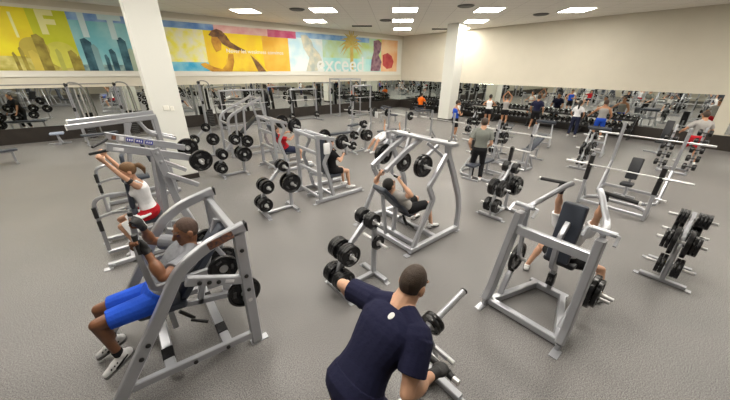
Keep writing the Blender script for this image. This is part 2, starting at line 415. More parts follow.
    for sd in 'LR':
        j = J[sd]; an, toe, fu = j['an'], j['toe'], j['fu']; s = M(); sl = toe.cross(fu)
        s.cap(an - toe * .045 * k - fu * .042 * k, an + toe * .09 * k - fu * .046 * k, .042 * k, .040 * k); s.cap(an + toe * .06 * k - fu * .050 * k, an + toe * .175 * k - fu * .058 * k, .042 * k, .030 * k)
        s.cap(an - toe * .02 * k - fu * .03 * k, an + fu * .012 * k - toe * .008 * k, .046 * k, .044 * k, flat=True)
        so = put('shoe', s, shoe, vx=min(vox, .010), cuts=((an - fu * .078 * k, fu),))
        if vox < .012:
            q = M(); q.pad(an + toe * .065 * k - fu * .078 * k, (.29 * k, .094 * k, .022 * k), X=toe, Z=fu, r=.008, corner=.040 * k); so2 = t.p('sole', q, C_SOLE, so)
            so2.location = (0, 0, 0)
            q = M()
            for z in (.02, .05, .085):
                q.cap(an + toe * (z + .02) * k + sl * .040 * k - fu * (.028 + z * .15) * k, an + toe * (z + .035) * k - sl * .040 * k - fu * (.022 + z * .15) * k, .006 * k, .006 * k, 8)
            for sg in (-1, 1): q.cap(an + toe * -.03 * k + sl * sg * .040 * k - fu * .035 * k, an + toe * .09 * k + sl * sg * .043 * k - fu * .062 * k, .009 * k, .009 * k, 8)
            t.p('stripe', q, C_BLACK, so)
        if sock:
            q = M(); q.cap(an + fu * .0, an + (j['kn'] - an) * .16, .041 * k, .043 * k, flat=True); put('sock', q, sock)
    if gloves:
        for sd in 'LR':
            j = J[sd]; s = M(); hd = j['hand']; s.ell(j['pc'], (.062 * k, .050 * k, .027 * k), (j['dr'], j['th'], j['pn'])); s.cap(j['wr'] - j['dr'] * .035 * k, j['wr'] + j['dr'] * .03 * k, .036 * k, .034 * k, flat=True)
            for o_ in (.030, .010, -.010, -.029):
                q = j['pc'] + j['dr'] * .042 * k + j['th'] * o_ * k; s.cap(q - j['dr'] * .01, q + (j['dr'] * .6 + j['pn'] * .8) * .036 * k, .0135 * k, .0130 * k, 8)
            put('glove', s, gloves, vx=min(vox, .007), sm=2)
    # ---- hair
    st, hm = hair; s = M()
    if st == 'shaved':
        s.ell(H + hu * .022 * kh - hf * .012 * kh, (.0985 * kh, .0785 * kh, .108 * kh), ax); cs = ((H + hu * .01 * kh - hf * .02 * kh, (hu * .72 - hf * .62).normalized()),)
        cs = ((H + hu * .02 * kh + hf * .02 * kh, (hu * .6 - hf * .8).normalized()), (H - hu * .055 * kh, (hu * .97 - hf * .2).normalized()))
    else:
        s.ell(H + hu * .030 * kh - hf * .020 * kh, (.106 * kh, .086 * kh, .108 * kh), ax)
        cs = ((H + hu * .025 * kh + hf * .035 * kh, (hu * .62 - hf * .78).normalized()), (H - hu * (.06 if st == 'short' else .075) * kh, (hu * .97 - hf * .15).normalized()))
    ho = put('hair', s, hm, vx=min(vox, .009), sm=2, cuts=cs)
    if st == 'ponytail':
        s = M(); q = H - hf * .105 * kh + hu * .045 * kh; s.ell(q, (.035 * kh,) * 3)
        pts = [q, q - hf * .055 * kh - hu * .01 * kh, q - hf * .085 * kh - hu * .08 * kh, q - hf * .07 * kh - hu * .17 * k]; rr = (.026, .036, .034, .012)
        for i in range(3): s.cap(pts[i], pts[i + 1], rr[i] * kh, rr[i + 1] * kh)
        put('ponytail', s, hm, vx=min(vox, .009))
    if st == 'long':
        s = M(); q = H - hf * .095 * kh + hu * .02 * kh; s.cap(q, q - hu * .20 * kh - hf * .04 * kh, .050 * kh, .042 * kh); s.cap(q - hu * .18 * kh - hf * .04 * kh, q - hu * .34 * kh - hf * .03 * kh, .044 * kh, .018 * kh); put('ponytail', s, hm)
    return t, J, dict(H=H, N=N, mid=mid, b=b, fb=fb, lb=lb, hf=hf, hu=hu, hl=hl, P=P, put=put)
# ------------------------------------------------------------------ camera (measured: 14 mm lens on a full frame, 3 m above the floor)
FPX = 292.0
CR = Mx(((0.77298089, -0.25402638, 0.58135286), (-0.63437344, -0.32163662, 0.70293686), (0.00841986, -0.91215157, -0.40976655)))  # columns: right, down, forward
CAM = Vc((0, 0, 3.0))
def ray(u, v): return CR @ Vc((u - 365, v - 200, FPX))
def G(u, v, z=0.0):
    r = ray(u, v); return CAM + r * ((z - CAM.z) / r.z)
def WY(u, v, y):
    r = ray(u, v); return CAM + r * (y / r.y)
def WX(u, v, x):
    r = ray(u, v); return CAM + r * (x / r.x)
cd = bpy.data.cameras.new('camera'); co = bpy.data.objects.new('camera', cd); COL.objects.link(co)
cd.sensor_width = 36; cd.lens = FPX / 730 * 36; cd.clip_start = 0.05; cd.clip_end = 200
m4 = Mx.Identity(4)
for i in range(3):
    m4[i][0] = CR[i][0]; m4[i][1] = -CR[i][1]; m4[i][2] = -CR[i][2]; m4[i][3] = CAM[i]
co.matrix_world = m4; bpy.context.scene.camera = co

# ------------------------------------------------------------------ room shell
X0, X1, Y0, Y1, ZC = -12.0, 19.2, -12.0, 18.6, 5.4
ZD, ZM = 0.60, 2.16                                   # dado top, mirror top
def noise_floor():
    m = bpy.data.materials.new('rubber_floor'); m.use_nodes = True; nt = m.node_tree; b = nt.nodes['Principled BSDF']
    b.inputs['Roughness'].default_value = 0.42; b.inputs['Specular IOR Level'].default_value = 0.35
    tc = nt.nodes.new('ShaderNodeTexCoord')
    def nz(s, d=2):
        n = nt.nodes.new('ShaderNodeTexNoise'); n.inputs['Scale'].default_value = s; n.inputs['Detail'].default_value = d
        nt.links.new(tc.outputs['Object'], n.inputs['Vector']); return n
    def ramp(n, p0, c0, p1, c1):
        r = nt.nodes.new('ShaderNodeValToRGB'); e = r.color_ramp.elements
        e[0].position = p0; e[1].position = p1; e[0].color = (*c0, 1); e[1].color = (*c1, 1); nt.links.new(n.outputs['Fac'], r.inputs['Fac']); return r
    a = ramp(nz(88, 3), 0.38, (0.092, 0.089, 0.088), 0.62, (0.250, 0.242, 0.237))
    c = ramp(nz(0.45, 3), 0.3, (0.88, 0.88, 0.88), 0.7, (1.08, 1.06, 1.05))
    fl = ramp(nz(210, 1), 0.64, (0, 0, 0), 0.70, (1, 1, 1))
    mx = nt.nodes.new('ShaderNodeMix'); mx.data_type = 'RGBA'; mx.blend_type = 'MULTIPLY'; mx.inputs['Factor'].default_value = 1
    nt.links.new(a.outputs['Color'], mx.inputs['A']); nt.links.new(c.outputs['Color'], mx.inputs['B'])
    m2 = nt.nodes.new('ShaderNodeMix'); m2.data_type = 'RGBA'; nt.links.new(fl.outputs['Color'], m2.inputs['Factor'])
    nt.links.new(mx.outputs['Result'], m2.inputs['A']); m2.inputs['B'].default_value = (0.42, 0.41, 0.40, 1)
    nt.links.new(m2.outputs['Result'], b.inputs['Base Color'])
    bp = nt.nodes.new('ShaderNodeBump'); bp.inputs['Strength'].default_value = 0.03; bp.inputs['Distance'].default_value = 0.003
    nt.links.new(nz(200, 2).outputs['Fac'], bp.inputs['Height']); nt.links.new(bp.outputs['Normal'], b.inputs['Normal']); return m
def ceiling_mat():
    m = bpy.data.materials.new('ceiling_tile'); m.use_nodes = True; nt = m.node_tree; b = nt.nodes['Principled BSDF']; b.inputs['Roughness'].default_value = 0.9
    tc = nt.nodes.new('ShaderNodeTexCoord'); mp = nt.nodes.new('ShaderNodeMapping'); mp.inputs['Rotation'].default_value = (0, 0, PI / 4)
    br = nt.nodes.new('ShaderNodeTexBrick'); br.offset = 0; br.inputs['Scale'].default_value = 1; br.inputs['Brick Width'].default_value = 1.22; br.inputs['Row Height'].default_value = 0.61; br.inputs['Mortar Size'].default_value = 0.012
    br.inputs['Color1'].default_value = (0.88, 0.84, 0.77, 1); br.inputs['Color2'].default_value = (0.86, 0.82, 0.75, 1); br.inputs['Mortar'].default_value = (0.66, 0.62, 0.56, 1)
    nt.links.new(tc.outputs['Object'], mp.inputs['Vector']); nt.links.new(mp.outputs['Vector'], br.inputs['Vector']); nt.links.new(br.outputs['Color'], b.inputs['Base Color']); return m
WALL = mat('wall_cream', (0.68, 0.635, 0.53), 0.75, 0, 0.05, 80, 0.015, 1.5)
DADO = mat('dado_brown', (0.030, 0.024, 0.020), 0.45, 0, 0, 1, 0.15, 3)
TRIM = mat('trim_white', (0.80, 0.78, 0.70), 0.5)
MIRROR = mat('mirror_glass', (0.80, 0.83, 0.80), 0.015, 1.0)
PILLAR = mat('pillar_white', (0.72, 0.72, 0.67), 0.7)
def slab(x0, x1, y0, y1, z0, z1):
    m = M(); m.box(((x0 + x1) / 2, (y0 + y1) / 2, (z0 + z1) / 2), (x1 - x0, y1 - y0, z1 - z0)); return m
struct('floor', slab(X0 - .2, X1 + .2, Y0 - .2, Y1 + .2, -0.2, 0), noise_floor())
struct('ceiling', slab(X0 - .2, X1 + .2, Y0 - .2, Y1 + .2, ZC, ZC + .2), ceiling_mat())
struct('wall_left', slab(X0 - .2, X1 + .2, Y1, Y1 + .2, 0, ZC), WALL)
struct('wall_right', slab(X1, X1 + .2, Y0 - .2, Y1 + .2, 0, ZC), WALL)
struct('wall_back', slab(X0 - .2, X0, Y0 - .2, Y1 + .2, 0, ZC), WALL)
struct('wall_front', slab(X0 - .2, X1 + .2, Y0 - .2, Y0, 0, ZC), WALL)
struct('baseboard_left', slab(X0, X1, Y1 - .035, Y1, 0, ZD), DADO)
struct('baseboard_right', slab(X1 - .035, X1, Y0, Y1 - .035, 0, ZD), DADO)
struct('trim_1', slab(X0, X1 - .03, Y1 - .05, Y1 - .012, ZD, ZD + .02), DADO)
o = solo('wall_mirror', slab(X0 + 2, X1 - .02, Y1 - .02, Y1, ZD + .02, ZM), MIRROR, 'long wall mirror under the colourful mural, above the dark dado', 'mirror')
o = solo('wall_mirror', slab(X1 - .02, X1, 0.42, Y1 - .03, ZD, ZM), MIRROR, 'long wall mirror on the plain cream wall behind the dumbbell rack', 'mirror')
o = solo('wall_mirror', slab(X1 - .02, X1, -6, -0.06, ZD + .05, 1.62), MIRROR, 'lower mirror past the cream strip at the right edge', 'mirror')
# pillars
def pillar(x, y, s, label):
    t = T('pillar', (x, y, 0), label, 'pillar')
    m = M(); m.box((x, y, (ZC + .14) / 2), (s, s, ZC - .14), bev=.012); t.p('shaft', m, PILLAR)
    m = M(); m.box((x, y, .07), (s + .03, s + .03, .14), bev=.004); t.p('base', m, DADO); return t
pillar(1.07, 9.86, 0.70, 'square white pillar beside the weight trees, reaching out of the top of the picture')
pillar(16.45, 11.68, 0.80, 'square white pillar standing near the man in a blue tank top')
for i, (u, v) in enumerate(((166, 108), (172, 108.5))):
    c = WY(u, v, 9.5); m = M(); m.box(c, (.13 if i == 0 else .09, .02, .12), bev=.008); 
    solo('wall_plate', m, TRIM, ('larger left' if i == 0 else 'smaller right') + ' white wall plate of the two on the left white pillar', 'wall plate')
# ceiling lights: square troffers, set on the diagonal ceiling grid
PANEL = emit('light_diffuser', (1.0, 0.945, 0.85), 23.0)
def clight(x, y, label, first=[]):
    if first: return dup(first[0], (x, y, ZC), None, label)
    t = T('ceiling_light', (0, 0, ZC), label, 'ceiling light', 'square ceiling lights'); a = PI / 4
    m = M(); s = .54
    X = Vc((math.cos(a), math.sin(a), 0)); Y = Vc((-math.sin(a), math.cos(a), 0)); c = Vc((0, 0, ZC))
    for p, q in ((X, Y), (-X, Y), (Y, X), (-Y, X)): m.bar(c + p * (s + .02) - q * (s + .04) - Vc((0, 0, .012)), c + p * (s + .02) + q * (s + .04) - Vc((0, 0, .012)), .05, .03)
    t.p('frame', m, TRIM)
    m = M(); m.pad(c - Vc((0, 0, .008)), (2 * s, 2 * s, .012), a, .002, flat=True); t.p('diffuser', m, PANEL)
    t.o.location = (x, y, ZC); first.append(t.o); return t.o
named = [((5.8, 15.8), 'lit ceiling panel above the orange athlete of the mural, nearest the left white pillar'), ((8.35, 13.15), 'lit ceiling panel beside the round vent, third from the left'), ((9.8, 16.3), 'lit ceiling panel close to the mural wall, between two others'),
         ((11.0, 10.65), 'nearest lit panel of the column of three above the room corner'), ((13.2, 12.9), 'middle lit panel of the column of three above the room corner'), ((15.75, 15.4), 'farthest lit panel of the column of three, in the room corner'),
         ((13.7, 8.2), 'lit ceiling panel just right of the top of the far white pillar'), ((16.2, 10.35), 'lit ceiling panel behind the top of the far white pillar'), ((16.45, 5.7), 'rightmost lit ceiling panel, above the plain cream wall'),
         ((18.25, 12.75), 'small lit panel glimpsed right behind the far white pillar')]
used = [p for p, _ in named]
for (x, y), lab in named: o = clight(x, y, lab); 
for i in range(-9, 3):
    for j in range(-9, 10):
        x, y = 11.0 + i * 2.35 + j * 2.65, 10.65 + i * 2.35 - j * 2.5
        if not (X0 + 1 < x < X1 - 1 and Y0 + 1 < y < Y1 - 1.2): continue
        c = CR.transposed() @ (Vc((x, y, ZC)) - CAM)
        if c.z > 0.2:
            u, v = 365 + FPX * c.x / c.z, 200 + FPX * c.y / c.z
            if v > -24 and -60 < u < 790: continue
        if (i + j) % 2 and c.z < 0 and y < 3: continue
        if (1 < x < 9 and y < .5) or x < -7 or y < -7 or (x < -1.5 and y < 9): continue
        clight(x, y, 'lit ceiling panel over the nearer part of the gym, seen in the mirrors')
# vents
VENT = mat('vent_grey', (0.10, 0.095, 0.085), 0.6)
for (u, v), lab in (((297, 9), 'round ceiling vent left of a lit panel above the mural'), ((386, 20), 'round ceiling vent left of the middle panel of the column of three'), ((466, 5.5), 'round ceiling vent over the far white pillar'), ((541, 14), 'round ceiling vent on the right, between two lit panels')):
    c = G(u, v, ZC); t = T('ceiling_vent', c, lab, 'vent', 'round ceiling vents'); m = M(); m.lathe([(.34, -.002), (.34, -.02), (.28, -.05), (.24, -.05)], c, (0, 0, 1), 20); t.p('rim', m, VENT)
    for r in (.22, .14, .07): m = M(); m.lathe([(r, -.01), (r, -.045), (r - .05, -.03), (r - .05, -.01)], c, (0, 0, 1), 18); t.p('cone', m, VENT)
for (a, b), lab in ((((352, 25.5), (372, 25.5)), 'thin slot vent in the ceiling above the palm of the mural'), (((432, 28.5), (448, 28.5)), 'thin slot vent in the ceiling left of the far white pillar')):
    p, q = G(*a, ZC), G(*b, ZC); m = M(); m.bar(p - Vc((0, 0, .01)), q - Vc((0, 0, .01)), .12, .02, side=(0, 0, 1)); m.mi_(1)
    n = (q - p).cross(Vc((0, 0, 1))).normalized()
    m.pad((p + q) / 2 - Vc((0, 0, .012)), ((q - p).length, .22, .02), X=q - p, r=.003, flat=True); solo('slot_vent', m, [VENT, VENT], lab, 'vent')
c = G(372 + 58, 25.7, ZC)

# mural: a printed panel in a white border
def art(n, c, c2=None, sc=1.2): return mat('print_' + n, c, 0.6, 0, 0, 1, 0.12, sc, 0.3, 0, c2)
mt = T('wall_mural', (8, Y1, 2.6), 'long colourful printed mural of skyline, athletes and palm above the left mirror', 'mural')
zb, zt, xl, xr = 2.82, 5.03, -6.0, 18.55
m = M(); m.box(((xl + xr) / 2 + .15, Y1 - .02, (zb + zt) / 2 - .06), (xr - xl + .7, .04, zt - zb + .36), bev=.004); mt.p('border', m, TRIM)
YF = Y1 - .042; LAY = [0]
def quad(name, pts, ma, lay=1):
    LAY[0] += 1; m = M(); m.poly([(x, YF - lay * .004 - LAY[0] * .00025, z) for x, z in pts], (0, 1, 0), .0035); return mt.p(name, m, ma)
def rect(name, a, b, z0, z1, ma, lay=1): return quad(name, [(a, z0), (b, z0), (b, z1), (a, z1)], ma, lay)
mxp = lambda u, v: (lambda p: (p.x, p.z))(WY(u, v, Y1))
X_ = lambda u: mxp(u, 45)[0]
XP = [xl] + [mxp(u, 45)[0] for u in (38, 76, 157, 205, 262, 288, 322, 381)] + [xr]
for k, (n_, c1, c2, sc) in enumerate((('yellow', (0.86, 0.75, 0.03), (0.78, 0.62, 0.03), 1.2), ('lime', (0.58, 0.62, 0.03), (0.66, 0.68, 0.05), 1.2), ('blue', (0.20, 0.55, 0.62), (0.38, 0.68, 0.70), 1.2), ('sunburst', (0.86, 0.85, 0.68), (0.92, 0.86, 0.12), 2.5), ('gold', (0.95, 0.76, 0.02), (0.88, 0.56, 0.04), .8),
        ('orange', (0.82, 0.42, 0.04), (0.88, 0.60, 0.10), .8), ('pale', (0.50, 0.72, 0.80), (0.88, 0.90, 0.84), .9), ('green', (0.52, 0.66, 0.14), (0.55, 0.76, 0.72), .9), ('coral', (0.85, 0.42, 0.18), (0.90, 0.66, 0.40), .9))):
    rect(n_ + '_panel', XP[k], XP[k + 1], zb, zt, art(n_, c1, c2, sc))
A = art
rect('sky_strip', XP[2], 5.0, zt - .28, zt, A('strip_blue', (0.10, 0.24, 0.62), (0.35, 0.55, 0.80), 1.5), 2)
rect('pink_strip', 5.0, 7.9, zt - .35, zt, A('strip_pink', (0.75, 0.35, 0.38), (0.85, 0.6, 0.55), 1.5), 2)
rect('red_strip', 7.9, 9.7, zt - .38, zt, A('strip_red', (0.55, 0.05, 0.16), (0.66, 0.2, 0.3), 1.5), 2)
rect('blue_strip', 9.7, 15.6, zt - .30, zt, A('strip_sky', (0.10, 0.30, 0.66), (0.40, 0.6, 0.8), 1.2), 2)
rect('water_strip', XP[7], XP[8], zb, zb + .85, A('aqua', (0.35, 0.72, 0.72), (0.6, 0.82, 0.75), 1.2), 2)
rect('cyan_corner', XP[3], XP[4], zb, zb + .42, A('cyan', (0.05, 0.42, 0.70), (0.3, 0.65, 0.75), 1.5), 2)
rect('street_band', xl, XP[2], zb, zb + .52, A('street', (0.42, 0.36, 0.05), (0.75, 0.68, 0.25), 3), 2)
rect('street_band', XP[2], XP[3], zb, zb + .25, A('street_teal', (0.10, 0.20, 0.22), (0.45, 0.60, 0.55), 3), 2)
BR, DT = A('tower_brown', (0.22, 0.17, 0.03), (0.40, 0.33, 0.06), 4), A('tower_teal', (0.02, 0.07, 0.10), (0.08, 0.2, 0.25), 3)
tx = lambda u: mxp(u, 58)[0]
DM = A('dome', (0.52, 0.42, 0.07)); q = mxp(35, 49)
quad('printed_dome', [(q[0] + .42 * math.cos(2 * PI * k / 24), q[1] + .42 * math.sin(2 * PI * k / 24)) for k in range(24)], DM, 3)
quad('printed_halo', [(q[0] + .75 + .50 * math.cos(2 * PI * k / 24), q[1] - .2 + .50 * math.sin(2 * PI * k / 24)) for k in range(24)], A('halo', (0.68, 0.66, 0.10)), 2)
for u0, u1, h_, ma in ((14, 18, .62, BR), (22, 26, .8, BR), (40, 51, 1.28, BR), (31, 40, .70, A('podium', (0.62, 0.50, 0.09))), (58, 63, .78, A('slab_olive', (0.50, 0.50, 0.10))), (70, 78, .74, BR), (78, 81, .55, BR), (86, 96, 1.22, DT), (95, 101, 1.0, A('tower_pale', (0.25, 0.42, 0.45))), (105, 109, .62, DT), (111, 117, .85, DT), (122, 130, 1.32, DT), (130, 136, .9, A('tower_pale2', (0.45, 0.55, 0.42)))):
    a, b = tx(u0), tx(u1)
    quad('printed_tower', [(a, zb), (b, zb), (b, zb + h_ - .1), ((a + b) / 2, zb + h_ + .06), (a, zb + h_)], ma, 3)
# crouching athlete, palm, boxer
BRN = A('figure_brown', (0.45, 0.20, 0.03), (0.75, 0.42, 0.05), 2); DRK = A('figure_dark', (0.10, 0.05, 0.03), (0.3, 0.15, 0.05), 3)
def pxpoly(name, pts, ma, lay=3): return quad(name, [mxp(*p) for p in pts], ma, lay)
GLD = A('shirt_gold', (0.88, 0.66, 0.05), (0.80, 0.50, 0.05), 2)
pxpoly('printed_athlete', [(229, 50), (238, 47), (246, 50), (254, 56), (261, 63), (268, 71.5), (226, 71.5), (226, 60)], GLD)
pxpoly('printed_arm', [(200, 64), (205, 62.5), (214, 67), (222, 69), (227, 63), (228, 54), (233, 54), (234, 62), (232, 71.5), (212, 71.5), (204, 67.5)], BRN, 4)
pxpoly('printed_shadow', [(250, 55), (258, 62), (266, 71.5), (258, 71.5)], DRK, 4)
pxpoly('printed_head', [(211, 34), (217, 35), (221, 42), (221, 50), (216, 52), (213, 47), (211, 42)], BRN, 4)
pxpoly('printed_hair', [(208, 35), (211, 30.5), (216, 29), (221, 31), (226, 36), (230, 42), (238, 47), (246, 51), (237, 50.5), (229, 48), (222, 44), (217, 37), (212, 37)], DRK, 5)
pxpoly('printed_runner', [(300, 35), (306, 35), (311, 41), (313, 47), (319, 54), (322, 62), (317, 71), (306, 71), (309, 58), (303, 48)], A('runner', (0.70, 0.66, 0.50), (0.45, 0.50, 0.45), 3))
pc = mxp(351, 46); PALM = A('palm', (0.55, 0.42, 0.10), (0.70, 0.52, 0.15), 2)
for k in range(21):
    a = PI * (-.17 + 1.34 * k / 20); r = .92 + .2 * (k % 2); d = Vc((math.cos(a), math.sin(a))); n = Vc((-d.y, d.x))
    c = Vc(pc); e = c + d * r - Vc((0, .25 * abs(d.x))); md = c + d * r * .55 + Vc((0, .1))
    quad('printed_frond', [tuple(c - n * .02), tuple(md - n * .055), tuple(e), tuple(md + n * .055)], PALM, 3 + k % 2)
pxpoly('printed_trunk', [(349.5, 47), (352.5, 47), (353, 71), (350, 71)], PALM)
pxpoly('printed_boxer', [(373, 41), (378, 40), (381, 43), (380, 51), (378, 55), (381, 62), (379, 71), (370, 71), (371, 60), (373, 52)], A('boxer', (0.16, 0.08, 0.12), (0.35, 0.22, 0.25), 4))
pxpoly('printed_boxing_glove', [(382, 55), (387, 53), (391, 56), (393, 62), (391, 68), (386, 69), (382, 65)], A('glove_red', (0.45, 0.05, 0.06), (0.6, 0.12, 0.1), 3), 4)
# lettering
def text(body, x, z, size, ma, y, par, name='lettering', sx=1.0, off=0.0):
    cu = bpy.data.curves.new(name, 'FONT'); cu.body = body; cu.size = size; cu.extrude = .001; cu.offset = off; o = bpy.data.objects.new(name, cu); COL.objects.link(o)
    dg = bpy.context.evaluated_depsgraph_get(); me = bpy.data.meshes.new_from_object(o.evaluated_get(dg)); bpy.data.objects.remove(o)
    me.materials.clear(); me.materials.append(ma)
    me.transform(Mx.Translation(Vc((x, y, z)) - par.location) @ Mx.Rotation(PI / 2, 4, 'X') @ Mx.Diagonal((sx, 1, 1, 1))); o = link(name, me, par); return o
LT = mat('letter_pale_yellow', (0.82, 0.80, 0.35), 0.6); LB = mat('letter_pale_blue', (0.62, 0.78, 0.80), 0.6); LW = mat('letter_white', (0.82, 0.84, 0.80), 0.6)
for ch, u, v, w, ma in (('F', 41, 33, 25, LT), ('I', 82, 36, 12, LB), ('T', 104, 38, 21, LB)):
    x, z = mxp(u, v); top = mxp(u - 6, v - 23)[1]; text(ch, x, z, (top - z) / .70, ma, YF - .045, mt.o, off=.045)
x, z = mxp(316, 71.5); text('exceed', x, z, 1.42, LW, YF - .045, mt.o, sx=1.0, off=.012)
x, z = mxp(226, 53); text('Never let weakness convince', x, z + .02, .28, LW, YF - .045, mt.o)
rect('pale_line', *(mxp(10, 20)[0], mxp(10, 20)[0] + .08), 4.0, 4.85, LT, 4)
# ------------------------------------------------------------------ seated press machine, left foreground
def press_machine():
    t = T('press_machine', (0, 3.35, 0), 'silver plate loaded press machine in the left foreground under the man in blue shorts', 'exercise machine')
    for y, sg in ((2.76, -1), (3.94, 1)):
        m = M(); m.path([(.70, y, 1.545), (.34, y, 1.46), (.07, y, 1.30), (-.12, y, .98), (-.735, y, .04)], .075, .105, side=(0, 1, 0), r=.20, n=7)
        fr = t.p('side_frame', m); m = M(); m.box((.715, y, 1.545), (.02, .08, .10), bev=.006); t.p('end_cap', m, BLACKM, fr)
        m = M(); m.bar((.635, y, 1.50), (.615, y, .02), .075, .115, side=(0, 1, 0)); foot(m, (.64, y, 0), .20, .09); up = t.p('upright', m)
        m = M(); m.bar((.10, y, 1.16), (.60, y, .93), .06, .095, side=(0, 1, 0)); t.p('cross_tube', m)
        m = M(); m.bar((-.55, y, .235), (.60, y, .14), .06, .085, side=(0, 1, 0)); t.p('lower_rail', m)
        for x, z in ((.20, 1.11), (.28, 1.075), (.36, 1.04), (.63, 1.30), (.625, .98), (.625, .80), (-.32, .66), (-.40, .54), (-.02, .19), (.30, .165)):
            m = M(); bolt(m, (x, y + sg * .040, z), (0, sg, 0), .022); t.p('bolt', m, BLACKM, fr)
        m = M(); X = Vc((.50, 0, -.23)).normalized(); m.pad((.46, y + sg * .032, .995), (.09, .035, .003), X=X, Z=(0, sg, 0), r=.001); t.p('sticker', m, LABELM)
        X = Vc((.36, 0, .085)).normalized(); m = M(); m.pad((.46, y + sg * .0395, 1.487), (.24, .085, .003), X=X, Z=(0, sg, 0), r=.001); t.p('sticker', m, STICKD, None, 'dark sticker with orange lettering')
        # press arm: handle in front of the chest, elbow, pivot at the rear
        ya = y - sg * .30
        m = M(); m.path([(-.16, ya - sg * .01, 1.58), (-.18, ya, 1.36), (-.16, ya, 1.0), (.14, ya + sg * .02, 1.02), (.50, ya + sg * .03, 1.0), (.66, ya + sg * .05, .62)], .045, .055, side=(0, 1, 0), r=.06); ar = t.p('press_arm', m)
        m = M(); m.rod((-.165, ya - .0, 1.42), (-.16, ya, 1.62), .024); t.p('hand_grip', m, GRIP, ar)
        m = M(); m.rod((.62, ya + sg * .06, .62), (.62, ya + sg * .34, .66), .024); t.p('weight_horn', m, CHROME, ar)
        m = M(); m.rod((.50, ya - .06, 1.0), (.50, ya + .08, 1.0), .05); t.p('pivot', m, BLACKM)
        plates((.62, ya + sg * .10, .62), (0, sg, 0), [P35], 'black plate on the rear horn of the ' + ('near' if sg < 0 else 'far') + ' arm of the left foreground press', 'plates on the foreground press')
        plates((.47, ya + sg * .05, 1.0), (0, sg, 0), [P25], 'black plate behind the ' + ('near' if sg < 0 else 'far') + ' side frame of the left foreground press', 'plates on the foreground press')
    for x in (-.23, .31):
        m = M(); m.bar((x, 2.78, .17), (x, 3.92, .17), .10, .06, side=(1, 0, 0)); c = t.p('cross_rail', m)
        for y in (3.02, 3.68): m = M(); m.box((x, y, .175), (.108, .16, .07), bev=.004); t.p('rubber_sleeve', m, BLACK, c)
    m = M(); m.bar((.64, 2.78, 1.42), (.64, 3.92, 1.42), .07, .09); t.p('rear_crossbar', m)
    m = M(); m.bar((.62, 2.78, .55), (.62, 3.92, .55), .07, .07); t.p('rear_crossbar', m)
    m = M(); m.bar((-.30, 3.4, .52), (.60, 3.4, .30), .06, .08, side=(0, 1, 0)); m.bar((-.1, 3.4, .46), (-.1, 3.4, .17), .06); sr = t.p('seat_rail', m)
    m = M(); m.rod((-.02, 3.4, .36), (.10, 3.4, .18), .022); m.rod((.06, 3.37, .20), (.22, 3.30, .12), .02); t.p('adjuster', m, BLACKM)
    m = M(); m.path([(.20, 3.4, .36), (.30, 3.4, .70), (.58, 3.4, 1.40)], .06, .07, side=(0, 1, 0)); t.p('back_post', m)
    m = M(); m.pad((-.15, 3.36, .60), (.46, .36, .08), r=.03, X=(1, 0, -.12), Z=(.12, 0, 1)); t.p('seat', m, VINYL)
    X = Vc((.48, 0, .62)).normalized(); m = M(); m.pad((.33, 3.36, .99), (.92, .30, .08), r=.03, X=X, Z=(-.62, 0, .48)); t.p('back_pad', m, VINYL)
press_machine()
pa = person('man in a grey t-shirt and bright blue shorts seated in the left foreground press', (0, 0, 0), PI, 1.98, pelvis=(.17, -3.34, .75), u1=(-.60, 0, .66), u2=(-.66, 0, .72), look=(.88, .10, -.08), hup=(-.3, 0, 1),
            hands={'R': dict(at=(.15, -3.60, 1.53), grip=(0, 0, 1), palm=(1, 0, 0), hint=(.1, -.7, -1)), 'L': dict(at=(.17, -3.06, 1.53), grip=(0, 0, 1), palm=(1, 0, 0), hint=(.1, .8, -1))},
            feet={'L': dict(at=(.62, -3.26, .25), toe=(.88, .22, -.42), hint=(1, 0.05, 1)), 'R': dict(at=(.68, -3.58, .22), toe=(.95, -.05, -.42), hint=(1, -.05, 1))},
            shirt=('tee', C_GREY), short=(.82, C_BLUE), hair=('shaved', HAIR_S), skin=SKIN_D, vox=.0065, mus=1.15, sock=C_BLACK, gloves=GRIP)

